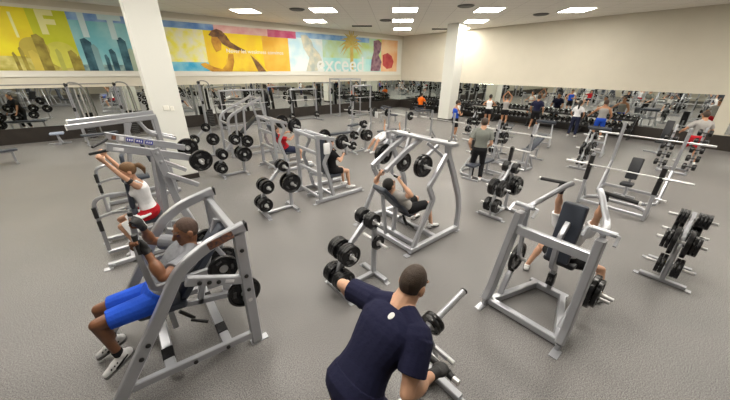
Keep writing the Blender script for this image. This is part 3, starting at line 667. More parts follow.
# ------------------------------------------------------------------ pulldown machine behind it
def hoop_frame(t, x, y):
    m = M(); m.tube([(x - .02, y, .06), (x, y, .70), (x + .02, y, 1.02), (x + .20, y, 1.08), (x + .50, y, 1.04), (x + .54, y, .84)], .030, .10); hp = t.p('hoop', m)
    for z in (.50, .74): m = M(); m.rod((x - .005, y - .05, z), (x, y - .05, z + .18), .030); t.p('grip_sleeve', m, GRIP, hp)
    m = M(); m.bar((x, y, .72), (x + .40, y, .80), .045); m.bar((x + .20, y, .76), (x + .42, y - .2, .80), .04); t.p('fork', m)
    m = M(); m.pad((x + .46, y, .72), (.16, .40, .12), r=.055); t.p('thigh_pad', m, VINYL)
    m = M(); m.pad((x + .50, y, 1.02), (.46, .24, .08), r=.03, X=(.08, 0, 1), Z=(-1, 0, 0)); t.p('chest_pad', m, VINYL)
def pulldown_machine():
    t = T('pulldown_machine', (0, 6.05, 0), 'silver two lever pulldown machine used by the woman in a white tank top', 'exercise machine')
    for y, yl, sg in ((5.60, 5.55, -1), (6.62, 6.48, 1)):
        n = 'near' if sg < 0 else 'far'; d = Vc((1.12, 0, -.37)).normalized(); a = Vc((-.24, yl, 1.945))
        m = M(); m.bar(a, a + d * 1.14, .065, .105, side=(0, 1, 0)); lv = t.p('lever', m)
        m = M(); m.bar(a + Vc((0, 0, .058)), a + d * 1.0 + Vc((0, 0, .058)), .075, .012, side=(0, 1, 0)); t.p('top_edge', m, SILVER, lv)
        for i, (s, w, mm) in enumerate(((.10, .06, STICKD), (.20, .06, LABELM), (.31, .10, BLUE), (.44, .11, BLUE), (.58, .11, BLUE))):
            if sg < 0: continue
            m = M(); m.pad(a + Vc((0, -.034, 0)) + d * s, (w, .07, .003), X=d, Z=(0, -1, 0), r=.001); st = t.p('sticker', m, mm, lv)
            if mm is BLUE:
                m = M()
                for q in range(3): m.pad(a + Vc((0, -.0362, 0)) + d * (s - .03 + q * .03), (.016, .035, .002), X=d, Z=(0, -1, 0), r=.0008)
                t.p('print', m, LABELM, lv)
        if sg < 0: m = M(); m.pad(a + Vc((0, -.034, -.005)) + d * .13, (.12, .05, .003), X=d, Z=(0, -1, 0), r=.001); t.p('sticker', m, LABELM, lv)
        m = M(); m.bar((.31, yl + sg * .05, 1.84), (.38, yl + sg * .05, 1.36), .03, .12, side=(0, 1, 0)); bolt(m, (.325, yl + sg * .05 - .016, 1.77), (0, -1, 0), .03); bolt(m, (.345, yl + sg * .05 - .016, 1.63), (0, -1, 0), .03); t.p('pivot_plate', m, SILVER, lv)
        m = M(); m.rod((.88, yl - .05, 1.57), (.88, yl + sg * .32, 1.57), .024); t.p('weight_horn', m, CHROME, lv)
        plates((.90, yl + sg * .06, 1.56), (.1, sg, .15 * sg), [P35], 'black plate on the ' + n + ' lever of the pulldown machine by the left white pillar', 'plates on the pulldown machine')
        g0 = a + d * .02 - Vc((0, 0, .04)); g1 = Vc((-.46, 5.80, 1.82)) if sg < 0 else Vc((-.43, 6.16, 1.85))
        m = M(); m.rod(g0, g1, .020); t.p('hand_grip', m, GRIP, lv)
        m = M(); m.bar((.37, yl + sg * .05, 1.42), (.78, yl + sg * .05, 1.14), .065, .075, side=(0, 1, 0)); t.p('stop_tube', m)
        m = M(); m.path([(.36, y, 1.48), (.43, y, .85), (.56, y, .40), (.62, y, .04)], .075, .11, side=(0, 1, 0), r=.12); foot(m, (.62, y, 0), .16, .10); t.p('upright', m)
        m = M(); m.bar((.34, y - sg * .12, 1.70), (.16, y - sg * .12, .05), .07, .10, side=(0, 1, 0)); t.p('mast', m)
        m = M(); m.bar((-.72, y, .07), (.66, y, .07), .075, .075, side=(0, 1, 0)); foot(m, (-.74, y, 0), .12, .10); bolt(m, (-.66, y - .038, .07), (0, -1, 0), .025); t.p('base_rail', m)
    hoop_frame(t, -.68, 6.08)
    for x, z in ((-.40, .07), (.20, .07), (.33, 1.60), (.60, .35)):
        m = M(); m.bar((x, 5.6, z), (x, 6.62, z), .07, .07); t.p('crossbar', m)
    m = M(); m.bar((-.72, 6.08, .07), (.6, 6.08, .07), .07, .07); t.p('spine', m)
    m = M(); m.pad((.02, 6.05, .52), (.42, .36, .08), r=.03); t.p('seat', m, VINYL)
    m = M(); m.bar((.02, 6.05, .50), (.05, 6.05, .1), .06); t.p('seat_post', m)
pulldown_machine()
pw = person('woman in a white tank top and red shorts, ponytail, reaching up to the pulldown levers', (0, 0, 0), PI, 1.84, True, pelvis=(-.02, -6.03, .68), u1=(.14, 0, 1), u2=(.10, 0, 1), look=(.96, .05, -.2),
            hands={'L': dict(at=(.43, -5.86, 1.835), grip=(1, 0, .3), palm=(0, -1, -1), hint=(.3, .8, -.6)), 'R': dict(at=(.40, -6.15, 1.855), grip=(1, 0, .3), palm=(0, 1, -1), hint=(.3, -.8, -.6))},
            feet={'L': dict(at=(.30, -5.86, .13), toe=(1, .1, -.2), hint=(1, .1, .3)), 'R': dict(at=(.30, -6.22, .13), toe=(1, -.1, -.2), hint=(1, -.1, .3))},
            shirt=('tank', C_WHITE), short=(.40, C_RED), hair=('ponytail', HAIR_F), skin=SKIN_L, vox=.009, sock=C_WHITE)
J = pw[1]
m = M(); q = J['L']; m.cap(q['sh'] + (q['el'] - q['sh']) * .42, q['sh'] + (q['el'] - q['sh']) * .58, .050, .048, flat=True); pw[0].p('armband', m, GRIP)
m = M(); c = (J['L']['kn'] + J['L']['hp']) / 2; m.pad(c + Vc((.04, -.02, .075)), (.34, .22, .03), r=.014, X=J['L']['kn'] - J['L']['hp'], Z=(0, -.5, 1)); m.pad(c + Vc((-.05, -.12, -.05)), (.28, .26, .03), r=.014, X=J['L']['kn'] - J['L']['hp'], Z=(0, -1, .15))
solo('towel', m, TOWEL, 'white towel draped over the thigh of the woman in red shorts', 'towel')
# ------------------------------------------------------------------ rowing man and his T-bar row, bottom centre
def tbar_row():
    y = 1.12; t = T('row_machine', (1.4, y, 0), 'silver lever row machine under the man in a navy t-shirt', 'exercise machine')
    m = M(); m.rod((.80, y, .67), (1.80, y, .905), .036); lv = t.p('lever', m)
    m = M(); m.rod((1.80, y, .905), (2.20, y, 1.0), .030); sl = t.p('weight_sleeve', m, SILVER, lv)
    m = M(); m.rod((2.20, y, 1.0), (2.215, y, 1.0035), .034); t.p('end_cap', m, BLACKM, sl)
    m = M(); m.tube([(1.30, .66, 1.10), (1.34, .90, 1.08), (1.42, y, .80), (1.34, 1.34, 1.08), (1.30, 1.60, 1.10)], .020, .05); hb = t.p('handle_bar', m, CHROME, lv)
    for a, b in ((.62, .82), (1.42, 1.64)): m = M(); m.rod((1.30, a, 1.10), (1.305, b, 1.10), .024); t.p('hand_grip', m, GRIP, hb)
    for a in (.575, 1.62): m = M(); m.rod((1.30, a, 1.10), (1.30, a + .045, 1.10), .022); t.p('end_cap', m, CHROME, hb)
    m = M(); m.bar((.6, y, .06), (1.95, y, .06), .08, .08); t.p('base_rail', m)
    for x, w in ((.70, .45), (1.90, .32)): m = M(); m.bar((x, y - w, .05), (x, y + w, .05), .08, .07); foot(m, (x, y - w, 0)); foot(m, (x, y + w, 0)); t.p('foot_bar', m)
    m = M(); m.bar((.80, y, .05), (.80, y, .70), .08); t.p('pivot_post', m)
    m = M(); m.rod((1.62, y - .05, .86), (1.66, y - .05, .10), .018); t.p('strut', m, BLACKM)
    m = M(); m.path([(1.90, y, .08), (1.86, y, .40), (1.70, y, .76)], .05, .05, side=(0, 1, 0)); m.bar((1.80, y - .18, .55), (1.80, y + .18, .55), .045); t.p('lever_rest', m)
    m = M(); m.rod((1.80, y - .24, .55), (1.80, y + .24, .55), .024); t.p('storage_peg', m, CHROME)
    for sg in (-1, 1):
        m = M(); X = Vc((.9, 0, -.15)); m.pad((.78, y + sg * .30, .15), (.50, .24, .03), r=.01, X=X, Z=(.15, 0, .9)); m.bar((.95, y + sg * .10, .07), (.95, y + sg * .40, .10), .06); t.p('foot_plate', m, SILVER)
        m = M(); m.bar((1.00, y + sg * .03, .62), (1.45, y + sg * .40, .06), .07); foot(m, (1.45, y + sg * .42, 0)); t.p('frame_leg', m)
    d = Vc((.4, 0, .095)).normalized()
    plates(Vc((1.70, y, .881)), d, [(.105, .04), (.105, .04)], 'small black plate on the lever of the row machine beside the navy t-shirt man', 'plates on the row machine')
tbar_row()
pn = person('man in a navy t-shirt, seen from behind and above, bending over the row machine', (0, 0, 0), 0, 1.93, pelvis=(.76, 1.02, 1.05), u1=(.62, .03, .74), u2=(.70, .02, .64), fwd=(.8, 0, -.6), look=(.93, .10, -.36), hup=(.35, 0, .9),
            hands={'R': dict(at=(1.30, .70, 1.10), grip=(0, 1, 0), palm=(0, 0, -1), dir=(.97, -.10, -.05), hint=(-.8, -.15, -.2)), 'L': dict(at=(1.30, 1.50, 1.10), grip=(0, 1, 0), palm=(0, 0, -1), dir=(.95, .0, -.25), hint=(-.5, 1, .5))},
            feet={'L': dict(at=(.72, 1.40, .25), hint=(1, .2, 0)), 'R': dict(at=(.72, .84, .25), hint=(1, -.2, 0))},
            shirt=('tee', C_NAVY), short=(.85, C_NAVY), hair=('shaved', HAIR_B), skin=SKIN_L, vox=.0065, mus=1.25, bulk=1.08, gloves=GRIP, hs=1.04)
N, b, fb = pn[2]['N'], pn[2]['b'], pn[2]['fb']
m = M(); m.lathe([(.0, .004), (.018, .004), (.0185, -.004), (0, -.004)], (0, 0, 0), (0, 0, 1), 16)
me = m.mesh('collar_emblem', WHITE); me.transform(Mx.Diagonal((1.5, 1, 1, 1)).to_4x4()); o = link('collar_emblem', me, pn[0].o)
sh_ = [c for c in pn[0].o.children if c.name.startswith('shirt')][0]
q0 = N + b * .02 - pn[2]['lb'] * .055 - fb * .30 - pn[0].loc; ok, q1, nq, _ = sh_.closest_point_on_mesh(q0)
o.location = q1 + nq * .001; o.rotation_mode = 'QUATERNION'; o.rotation_quaternion = Vc((0, 0, 1)).rotation_difference(nq)

# ------------------------------------------------------------------ reclined press in the centre
def incline_machine():
    t = T('incline_press_machine', (3.9, 3.55, 0), 'silver reclined press machine in the centre with a man on its slanted pad', 'exercise machine')
    for y, sg in ((2.83, -1), (4.27, 1)):
        m = M(); m.path([(4.76, y, .02), (4.74, y, .65), (4.36, y + .0, 1.36), (4.15, y, 1.70), (4.12, y, 1.86)], .075, .10, side=(0, 1, 0), r=.35, n=8); foot(m, (4.76, y, 0), .14, .10); t.p('upright', m)
        m = M(); m.path([(3.44, y, .10), (3.88, y, .94), (3.73, y, 1.20), (4.14, y, 1.70)], .065, .09, side=(0, 1, 0), r=.05); t.p('bent_strut', m)
        m = M(); m.bar((3.36, y, .08), (4.76, y, .08), .08, .10, side=(0, 1, 0)); foot(m, (3.30, y, 0), .10, .10); bolt(m, (3.55, y - .04, .08), (0, -1, 0)); bolt(m, (4.5, y - .04, .08), (0, -1, 0)); t.p('base_rail', m)
        # two lever arms each side of the head
        yl = 3.86 if sg > 0 else 3.50; gd = -sg * .16 if sg > 0 else -.22; yp = 3.85 if sg > 0 else 3.25
        m = M(); m.path([(3.36, yl, 1.38), (3.80, yl, 1.64), (4.22, yl, 1.82)], .07, .085, side=(0, 1, 0)); lv = t.p('lever', m)
        m = M(); m.bar((3.48, yl + sg * .0, 1.44), (3.52, yl, 1.30), .05); m.rod((3.52, yl, 1.30), (3.50, yl + gd, 1.28), .020); t.p('handle_stub', m, SILVER, lv)
        m = M(); m.rod((3.51, yl + gd * .3, 1.285), (3.50, yl + gd, 1.28), .024); t.p('hand_grip', m, GRIP, lv)
        m = M(); m.bar((4.12, yp + sg * .22, 1.82), (3.80, yp + sg * .10, 1.50), .06, .06); t.p('horn_arm', m, SILVER, lv)
        m = M(); m.rod((3.80, yp + sg * .06, 1.50), (3.80, yp + sg * .38, 1.50), .024); t.p('weight_horn', m, CHROME, lv)
        n = 'right' if sg < 0 else 'left'
        plates((3.80, yp + sg * .15, 1.50), (0, sg, 0), [(.20, .055), P35], 'black plate hanging on the ' + n + ' lever of the reclined press in the centre', 'plates on the reclined press')
        m = M(); m.bar((4.3, y, 1.50), (3.95, y - sg * .30, 1.86), .05, .05); t.p('brace', m)
    m = M(); m.bar((4.12, 3.68, 1.84), (3.95, 3.68, 1.36), .06, .07); t.p('horn_arm', m); m = M(); m.rod((3.95, 3.58, 1.40), (3.95, 3.86, 1.40), .024); t.p('weight_horn', m, CHROME)
    plates((3.95, 3.66, 1.40), (0, -1, 0), [P35], 'black plate on the middle arm of the reclined press in the centre', 'plates on the reclined press')
    m = M(); m.pad((4.15, 3.42, 1.88), (1.44, .17, .05), r=.012, X=(0, 1, 0)); b_ = t.p('top_beam', m)
    for y in (2.85, 3.2, 3.75, 4.1): m = M(); bolt(m, (4.17, y, 1.908), (0, 0, 1), .022); t.p('bolt', m, BLACKM, b_)
    for x in (3.42, 3.62, 4.12): m = M(); m.bar((x, 2.83, .07), (x, 4.27, .07), .08, .09, side=(1, 0, 0)); foot(m, (x, 4.36, 0)); t.p('cross_rail', m)
    X = Vc((.80, 0, -.78)).normalized(); m = M(); m.pad((3.56, 3.50, .76), (1.02, .32, .08), r=.03, X=X, Z=(.78, 0, .80)); t.p('back_pad', m, VINYL)
    m = M(); m.pad((4.06, 3.50, .42), (.36, .34, .08), r=.03, X=(1, 0, .15), Z=(-.15, 0, 1)); t.p('seat', m, VINYL)
    m = M(); m.bar((3.66, 3.5, .60), (3.62, 3.5, .08), .07); m.bar((3.30, 3.5, .95), (3.42, 3.5, .10), .06); m.bar((3.62, 3.5, .30), (4.15, 3.5, .36), .06); t.p('seat_frame', m)
    m = M(); m.rod((3.86, 3.5, .36), (3.92, 3.42, .16), .03); m.rod((3.92, 3.46, .2), (4.05, 3.34, .08), .024); t.p('adjuster', m, BLACKM)
incline_machine()
pc_ = person('man in a light grey t-shirt lying back on the reclined press in the centre', (0, 0, 0), 0, 1.84, pelvis=(3.95, 3.50, .53), u1=(-.70, 0, .66), u2=(-.72, 0, .72), look=(.82, 0, .42), hup=(-.5, 0, .8),
             hands={'R': dict(at=(3.50, 3.30, 1.28), grip=(0, 1, 0), palm=(.3, 0, 1), hint=(.1, -1, -.35)), 'L': dict(at=(3.50, 3.74, 1.28), grip=(0, 1, 0), palm=(.3, 0, 1), hint=(.1, 1, -.35))},
             feet={'R': dict(at=(4.44, 3.22, .09), toe=(1, -.15, 0), hint=(1, 0, 1)), 'L': dict(at=(4.46, 3.70, .09), toe=(1, .15, 0), hint=(1, 0, 1))},
             shirt=('tee', C_TAN), short=(.85, C_BLACK), hair=('short', HAIR_K), skin=SKIN_L, vox=.010, mus=1.1)
# ------------------------------------------------------------------ overhead press on the right
def shoulder_machine():
    t = T('shoulder_press_machine', (3.9, .88, 0), 'silver overhead press machine on the right, seen from behind its frame', 'exercise machine')
    for sg, y0, y1, yb in ((1, 1.35, 1.27, 1.06), (-1, .42, .44, .70)):
        m = M(); m.path([(3.30, y0, .10), (3.40, y0, .14 + .1), (3.56, y1, 1.40)], .085, .17, side=(0, 1, 0), r=.12); foot(m, (3.22, y0 + sg * .01, 0), .16, .09); up = t.p('upright', m)
        m = M(); m.rod((3.30, y0, .09), (3.30, y0, .0), .03, 8); t.p('foot_peg', m, SILVER, up)
        m = M(); m.bar((3.36, y0 - sg * .04, .07), (4.24, yb, .07), .08, .10); t.p('base_rail', m)
        m = M(); m.bar((3.55, y0 - sg * .08, .09), (3.78, y0 - sg * .06, .38), .07, .07); t.p('stop_post', m)
        m = M(); m.rod((3.78, y0 - sg * .06, .38), (3.80, y0 - sg * .06, .41), .04); t.p('rubber_stop', m, BLACK)
        # roller and swing arm
        m = M(); m.path([(3.50, y1 + sg * .12, 1.40), (3.62, y1 + sg * .12, 1.47), (3.62, y1 - sg * .16, 1.47), (3.50, y1 - sg * .16, 1.40)], .014, .03, side=(0, 0, 1), r=.02); t.p('roller_bracket', m, SILVER)
        m = M(); m.rod((3.61, y1 + sg * .10, 1.475), (3.61, y1 - sg * .12, 1.475), .030, 14); t.p('roller', m, SILVER)
        m = M(); m.tube([(3.64, y1 - sg * .02, 1.44), (3.86, y1 - sg * .03, 1.44), (4.16, y1 - sg * .22, 1.66), (4.24, y1 - sg * .27, 1.70)], .034, .12); ar = t.p('swing_arm', m)
        m = M(); m.tube([(4.20, y1 - sg * .25, 1.69), (4.24, y1 - sg * .20, 1.68), (4.24, y1 + sg * .10, 1.66)], .022, .03); g = t.p('hand_grip', m, GRIP, ar)
        m = M(); m.rod((4.24, y1 + sg * .10, 1.66), (4.24, y1 + sg * .12, 1.66), .024); t.p('end_cap', m, WHITE, g)
        m = M(); m.bar((3.70, y1 - sg * .02, 1.44), (3.86, y1 - sg * .0, .66), .05, .05); m.bar((3.86, y1, .66), (4.02, y1 + sg * .02, .50), .05, .06); t.p('push_rod', m)
        m = M(); m.rod((3.98, y1 - sg * .08, .52), (3.98, y1 + sg * .26, .52), .026); t.p('weight_horn', m, CHROME)
        n = 'left' if sg > 0 else 'right'
        plates((3.98, y1 + sg * .02, .52), (0, sg, 0), [P45] if sg > 0 else [P45, P35], 'black plate on the ' + n + ' arm of the overhead press machine', 'plates on the overhead press')
    m = M(); m.bar((3.51, .47, 1.19), (3.51, 1.27, 1.19), .07, .12, side=(1, 0, 0)); t.p('top_crossbar', m)
    m = M(); m.bar((3.36, .42, .07), (3.36, 1.34, .07), .08, .10, side=(1, 0, 0)); t.p('base_crossbar', m)
    m = M(); m.bar((4.24, .64, .07), (4.24, 1.14, .07), .08, .10, side=(1, 0, 0)); t.p('base_crossbar', m)
    m = M(); m.rod((4.30, .50, .26), (4.30, .22, .26), .026); t.p('storage_peg', m, CHROME)
    m = M(); m.bar((4.24, .88, .10), (4.16, .88, .52), .06, .08); t.p('seat_post', m)
    m = M(); m.path([(4.16, .88, .50), (3.98, .88, .62), (3.92, .88, 1.06), (4.10, .88, 1.22)], .06, .09, side=(0, 1, 0), r=.10); t.p('back_post', m)
    m = M(); m.bar((4.17, .88, .22), (4.17, .88, .40), .09, .10); m.rod((4.12, .88, .34), (4.02, .86, .34), .02); t.p('adjuster', m, BLACKM)
    m = M(); m.pad((4.17, .88, 1.05), (.84, .28, .085), r=.03, X=(.10, 0, 1), Z=(1, 0, -.10)); t.p('back_pad', m, VINYL)
    m = M(); m.pad((4.42, .88, .55), (.40, .40, .08), r=.03); t.p('seat', m, VINYLB)
shoulder_machine()
person('person in a white shirt seated at the overhead press, both arms raised', (0, 0, 0), 0, 1.70, pelvis=(4.40, .88, .58), u1=(-.02, 0, 1), look=(1, 0, -.6), hs=.96,
       hands={'R': dict(at=(4.24, .60 + .04, 1.675), grip=(0, 1, 0), palm=(1, 0, .3), hint=(.5, -1, -.5)), 'L': dict(at=(4.24, 1.10, 1.675), grip=(0, 1, 0), palm=(1, 0, .3), hint=(.5, 1, -.5))},
       feet={'R': dict(at=(4.62, .36, .09), toe=(1, -.3, 0), hint=(.8, -.8, .6)), 'L': dict(at=(4.58, 1.34, .09), toe=(1, .3, 0), hint=(1, .5, .6))},
       shirt=('tee', C_WHITE), short=(.55, C_BLACK), hair=('short', HAIR_B), skin=SKIN_L, vox=.009, gloves=GRIP, mus=1.08)
# ------------------------------------------------------------------ weight trees: plates on pegs to both sides
PEG = {'low': 'lowest', 'mid': 'middle', 'top': 'top', 'rear': 'rear'}
def weight_tree(x, y, where, load, h=1.12, peg=CHROME, sw=None):
    """x, y: middle of the front foot bar; the tree runs back along +x, its pegs along y"""
    t = T('weight_tree', (x + .3, y, 0), 'silver weight tree ' + where, 'weight tree')
    fr = M(); fr.path([(x, y, .04), (x, y, .42), (x + .12, y, .66), (x + .60, y, h)], .06, .075, side=(0, 1, 0), r=.10); t.p('slanted_post', fr)
    m = M(); m.bar((x + .66, y, .04), (x + .66, y, h - .02), .06, .075, side=(0, 1, 0)); t.p('upright', m)
    m = M(); m.bar((x - .02, y, .045), (x + .70, y, .045), .07, .06); t.p('base_rail', m)
    for xx in (x, x + .68): m = M(); m.bar((xx, y - .27, .04), (xx, y + .27, .04), .075, .05, side=(1, 0, 0)); foot(m, (xx, y - .30, 0), .08, .07); foot(m, (xx, y + .30, 0), .08, .07); t.p('foot_bar', m)
    spots = {'low': (x, .30), 'mid': (x + .10, .68), 'top': (x + .52, h - .06), 'rear': (x + .68, .62)}
    for k, (px, pz) in spots.items():
        m = M(); m.rod((px, y - .27, pz), (px, y + .27, pz), .024); t.p('peg', m, peg)
        for sg in (-1, 1):
            sp = load.get(k, ((), ()))[0 if sg < 0 else 1]
            if sp:
                plates((px, y + sg * .045, pz), (0, sg, 0), sp, 'black plate on the ' + PEG[k] + ' peg of the weight tree ' + (sw or where), PEG[k] + ' peg plates of the weight tree ' + (sw or where))
    return t
weight_tree(1.86, 2.82, 'between the reclined press and the navy t-shirt man', {'low': ([P25, P25, P25], [P25, P25, P25]), 'mid': ([P25, P25, P25], [P25, P25, P25]), 'top': ([P10, P10, P10], [P10, P10, P10]), 'rear': ([P10], ())}, h=1.12, sw='beside the navy t-shirt man')
weight_tree(5.86, 2.70, 'left of the overhead press machine', {'low': ([P25, P25], [P25, P25]), 'mid': ([P35, P35], [P35, P35]), 'top': ([P10, P10, P10], [P10, P10, P10]), 'rear': ([P45, P45, P35], [P45, P35])}, h=1.12, sw='left of the overhead press')
weight_tree(5.92, -.13, 'at the right edge, loaded with thick black plates', {'low': ([P25, P25], [P25, P25]), 'mid': ([P45, P25, P25], [P45, P25, P25]), 'top': ([P10, P10, P10, P10], [P10, P10, P10]), 'rear': ([P45, P45], [P45, P45])}, h=1.0, sw='at the right edge')
weight_tree(1.98, 5.90, 'on the open floor between the foreground press and the black shorts lifter', {'low': ([P25, P25, P25], [P25, P25]), 'mid': ([P25, P25, P10], [P25, P25]), 'top': ([P10, P10], [P10, P10]), 'rear': ([P45], [P45])}, h=1.12, sw='behind the foreground press')
weight_tree(1.98, 9.12, 'right of the left white pillar, the nearer of two', {'low': ([P25, P25, P25], [P35, P25]), 'mid': ([P25, P10], [P25, P25]), 'top': ([P25], [P25]), 'rear': ([P45, P45, P45], [P45])}, h=1.12, sw='right of the pillar, nearer')
weight_tree(1.78, 11.75, 'right of the left white pillar, the farther of two', {'low': ([P25, P10], [P25]), 'mid': ([P25], [P25]), 'top': ([P25], [P10]), 'rear': ([P45], [P35])}, h=1.12, sw='right of the pillar, farther')
weight_tree(11.45, 2.68, 'in front of the tan tank top man and his arm curl bench', {'low': ([P25], [P25]), 'mid': ([P45, P35], [P45]), 'top': ([P10, P10], [P10]), 'rear': ([P45], [P45])}, h=1.12, sw='before the tan tank man')
weight_tree(6.7, 8.9, 'behind the black shorts lifter, beside a flat bench', {'low': ([P25], [P25]), 'mid': ([P25], [P25]), 'top': ([P25], [P10]), 'rear': ([P45, P45], [P45])}, h=1.12, sw='behind the black shorts lifter')
weight_tree(10.6, 5.3, 'behind the standing man in a grey-green t-shirt', {'low': ([P25], [P25]), 'mid': ([P45], [P45]), 'top': ([P25], [P25]), 'rear': ([P45], [P45])}, h=1.12, sw='behind the grey-green t-shirt man')
# ------------------------------------------------------------------ chest press stations in the middle of the floor
def chest_machine(x, y, w, label, recl, n, pl=(P35, P25)):
    """x, y: foot of the near rear post; the machine faces +x and is w wide along y"""
    t = T('chest_press_machine', (x + .6, y + w / 2, 0), label, 'exercise machine'); yc = y + w / 2
    for yy, sg in ((y, -1), (y + w, 1)):
        m = M(); m.bar((x + .08, yy, .02), (x + .08, yy, 1.62), .07, .09, side=(0, 1, 0)); bolt(m, (x + .08, yy - .036, .6), (0, -1, 0)); t.p('upright', m)
        m = M(); m.bar((x - .05, yy, .06), (x + 1.35, yy, .06), .075, .09, side=(0, 1, 0)); foot(m, (x - .08, yy, 0)); foot(m, (x + 1.38, yy, 0)); t.p('base_rail', m)
        m = M(); m.path([(x + .46, yy, .08), (x + .36, yy, .52), (x + .22, yy, .98), (x + .44, yy, 1.34), (x + .32, yy, 1.60)], .06, .08, side=(0, 1, 0), r=.06); t.p('bent_strut', m)
        m = M(); m.bar((x + .02, yy, 1.62), (x + .52, yy, 1.50), .065, .08, side=(0, 1, 0)); t.p('top_tube', m)
        yl = yy - sg * .18
        m = M(); m.path([(x + .22, yl, 1.56), (x + .62, yl, 1.44), (x + .95, yl, 1.30), (x + 1.02, yl, 1.02)], .05, .06, side=(0, 1, 0), r=.06); lv = t.p('lever', m, SILVER)
        m = M(); m.rod((x + 1.02, yl, 1.06), (x + 1.0, yl - sg * .16, 1.02), .022); t.p('hand_grip', m, GRIP, lv)
        m = M(); m.rod((x + .82, yl - .03, 1.38), (x + .82, yy + sg * .22, 1.38), .024); t.p('weight_horn', m, CHROME, lv)
        plates((x + .82, yl + sg * .05, 1.38), (0, sg, 0), pl, 'black plate on the ' + ('near' if sg < 0 else 'far') + ' lever of the press with the ' + n, 'plates on the press with the ' + n)
    for xx, z in ((x + .08, .14), (x + .08, .75), (x + .08, 1.22), (x + .08, 1.58), (x + .50, 1.50), (x + .46, .10)):
        m = M(); m.bar((xx, y, z), (xx, y + w, z), .06, .07); t.p('crossbar', m)
    if recl: X = Vc((.50, 0, -.86)); c = (x + .42, yc, .98); sx = x + .78
    else: X = Vc((.10, 0, -1)); c = (x + .50, yc, 1.0); sx = x + .76
    m = M(); m.pad(c, (.95, .30, .08), r=.03, X=X, Z=(1, 0, .3)); t.p('back_pad', m, VINYL)
    m = M(); m.pad((sx, yc, .46), (.40, .36, .08), r=.03); t.p('seat', m, VINYL)
    m = M(); m.bar((sx, yc, .42), (sx - .1, yc, .06), .06); m.bar((x + .1, yc, .62), (sx, yc, .38), .06); t.p('seat_frame', m)
    m = M(); m.bar((x, yc, .06), (x + 1.2, yc, .06), .07); t.p('spine', m)
chest_machine(3.22, 5.68, 1.00, 'silver press machine with bent struts, holding the person in black shorts left of centre', False, 'black shorts lifter')
chest_machine(3.34, 8.40, 1.10, 'boxy silver press machine farther back, holding the man in a red t-shirt', True, 'red t-shirt man', (P45, P35))
person('person in black shorts with white piping seated in the press machine left of centre', (0, 0, 0), 0, 1.72, pelvis=(3.98, 6.19, .60), u1=(-.10, 0, 1), look=(1, 0, -.05),
       hands={'R': dict(at=(4.22, 5.95, 1.02), grip=(0, 1, 0), palm=(1, 0, 0), hint=(-.4, -1, -.6)), 'L': dict(at=(4.22, 6.40, 1.02), grip=(0, 1, 0), palm=(1, 0, 0), hint=(-.4, 1, -.6))},
       feet={'R': dict(at=(4.42, 6.03, .09), toe=(1, -.1, 0), hint=(1, 0, 1)), 'L': dict(at=(4.46, 6.36, .09), toe=(1, .1, 0), hint=(1, 0, 1))},
       shirt=('tee', C_BLACK), short=(.6, C_BLACK), hair=('short', HAIR_B), skin=SKIN_L)
person('man in a red t-shirt and dark blue shorts leaning back in the boxy press machine', (0, 0, 0), 0, 1.76, pelvis=(4.02, 8.95, .58), u1=(-.48, 0, .86), look=(.95, 0, .2),
       hands={'R': dict(at=(4.32, 8.66, 1.04), grip=(0, 1, 0), palm=(1, 0, 0), hint=(-.2, -1, -.6)), 'L': dict(at=(4.32, 9.24, 1.04), grip=(0, 1, 0), palm=(1, 0, 0), hint=(-.2, 1, -.6))},
       feet={'R': dict(at=(4.62, 8.76, .09), hint=(1, 0, 1)), 'L': dict(at=(4.62, 9.12, .09), hint=(1, 0, 1))},
       shirt=('tee', C_RED), short=(.8, C_DKBLUE), hair=('short', HAIR_B), skin=SKIN_L)

# ------------------------------------------------------------------ sloping rail machine behind the red t-shirt man
def rail_machine():
    t = T('hack_squat_machine', (3.6, 11.4, 0), 'silver machine with two sloping top rails behind the boxy press machine', 'exercise machine')
    for y, sg in ((11.0, -1), (11.95, 1)):
        m = M(); m.path([(2.86, y, .06), (2.90, y, 1.34), (3.05, y, 1.50), (4.15, y, 2.02)], .07, .085, side=(0, 1, 0), r=.12); t.p('rail', m)
        m = M(); m.bar((2.8, y, .06), (4.7, y, .06), .07, .08); foot(m, (4.7, y, 0)); t.p('base_rail', m)
        m = M(); m.bar((3.35, y, .06), (3.50, y, 1.70), .06, .07); t.p('upright', m)
        m = M(); m.path([(4.10, y, 2.0), (4.25, y, 1.2), (4.62, y, .08)], .06, .07, side=(0, 1, 0)); t.p('rear_leg', m)
        m = M(); m.rod((3.42, y, .55), (3.42, y + sg * .28, .55), .024); t.p('weight_horn', m, CHROME)
        plates((3.42, y + sg * .05, .55), (0, sg, 0), [P45], 'black plate on the ' + ('near' if sg < 0 else 'far') + ' side of the sloping rail machine', 'plates on the rail machine')
    for x, z in ((2.9, .5), (2.9, 1.2), (4.62, .12), (3.5, 1.68), (4.1, 1.98)): m = M(); m.bar((x, 11.0, z), (x, 11.95, z), .06, .06); t.p('crossbar', m)
    m = M(); m.pad((3.75, 11.47, 1.05), (.85, .34, .08), X=(.75, 0, .66), Z=(.66, 0, -.75)); t.p('back_pad', m, VINYLB)
    m = M(); m.pad((3.2, 11.47, .35), (.5, .7, .03), X=(.8, 0, -.5), Z=(.5, 0, .8), r=.008, flat=True); t.p('foot_plate', m, GREYST)
rail_machine()

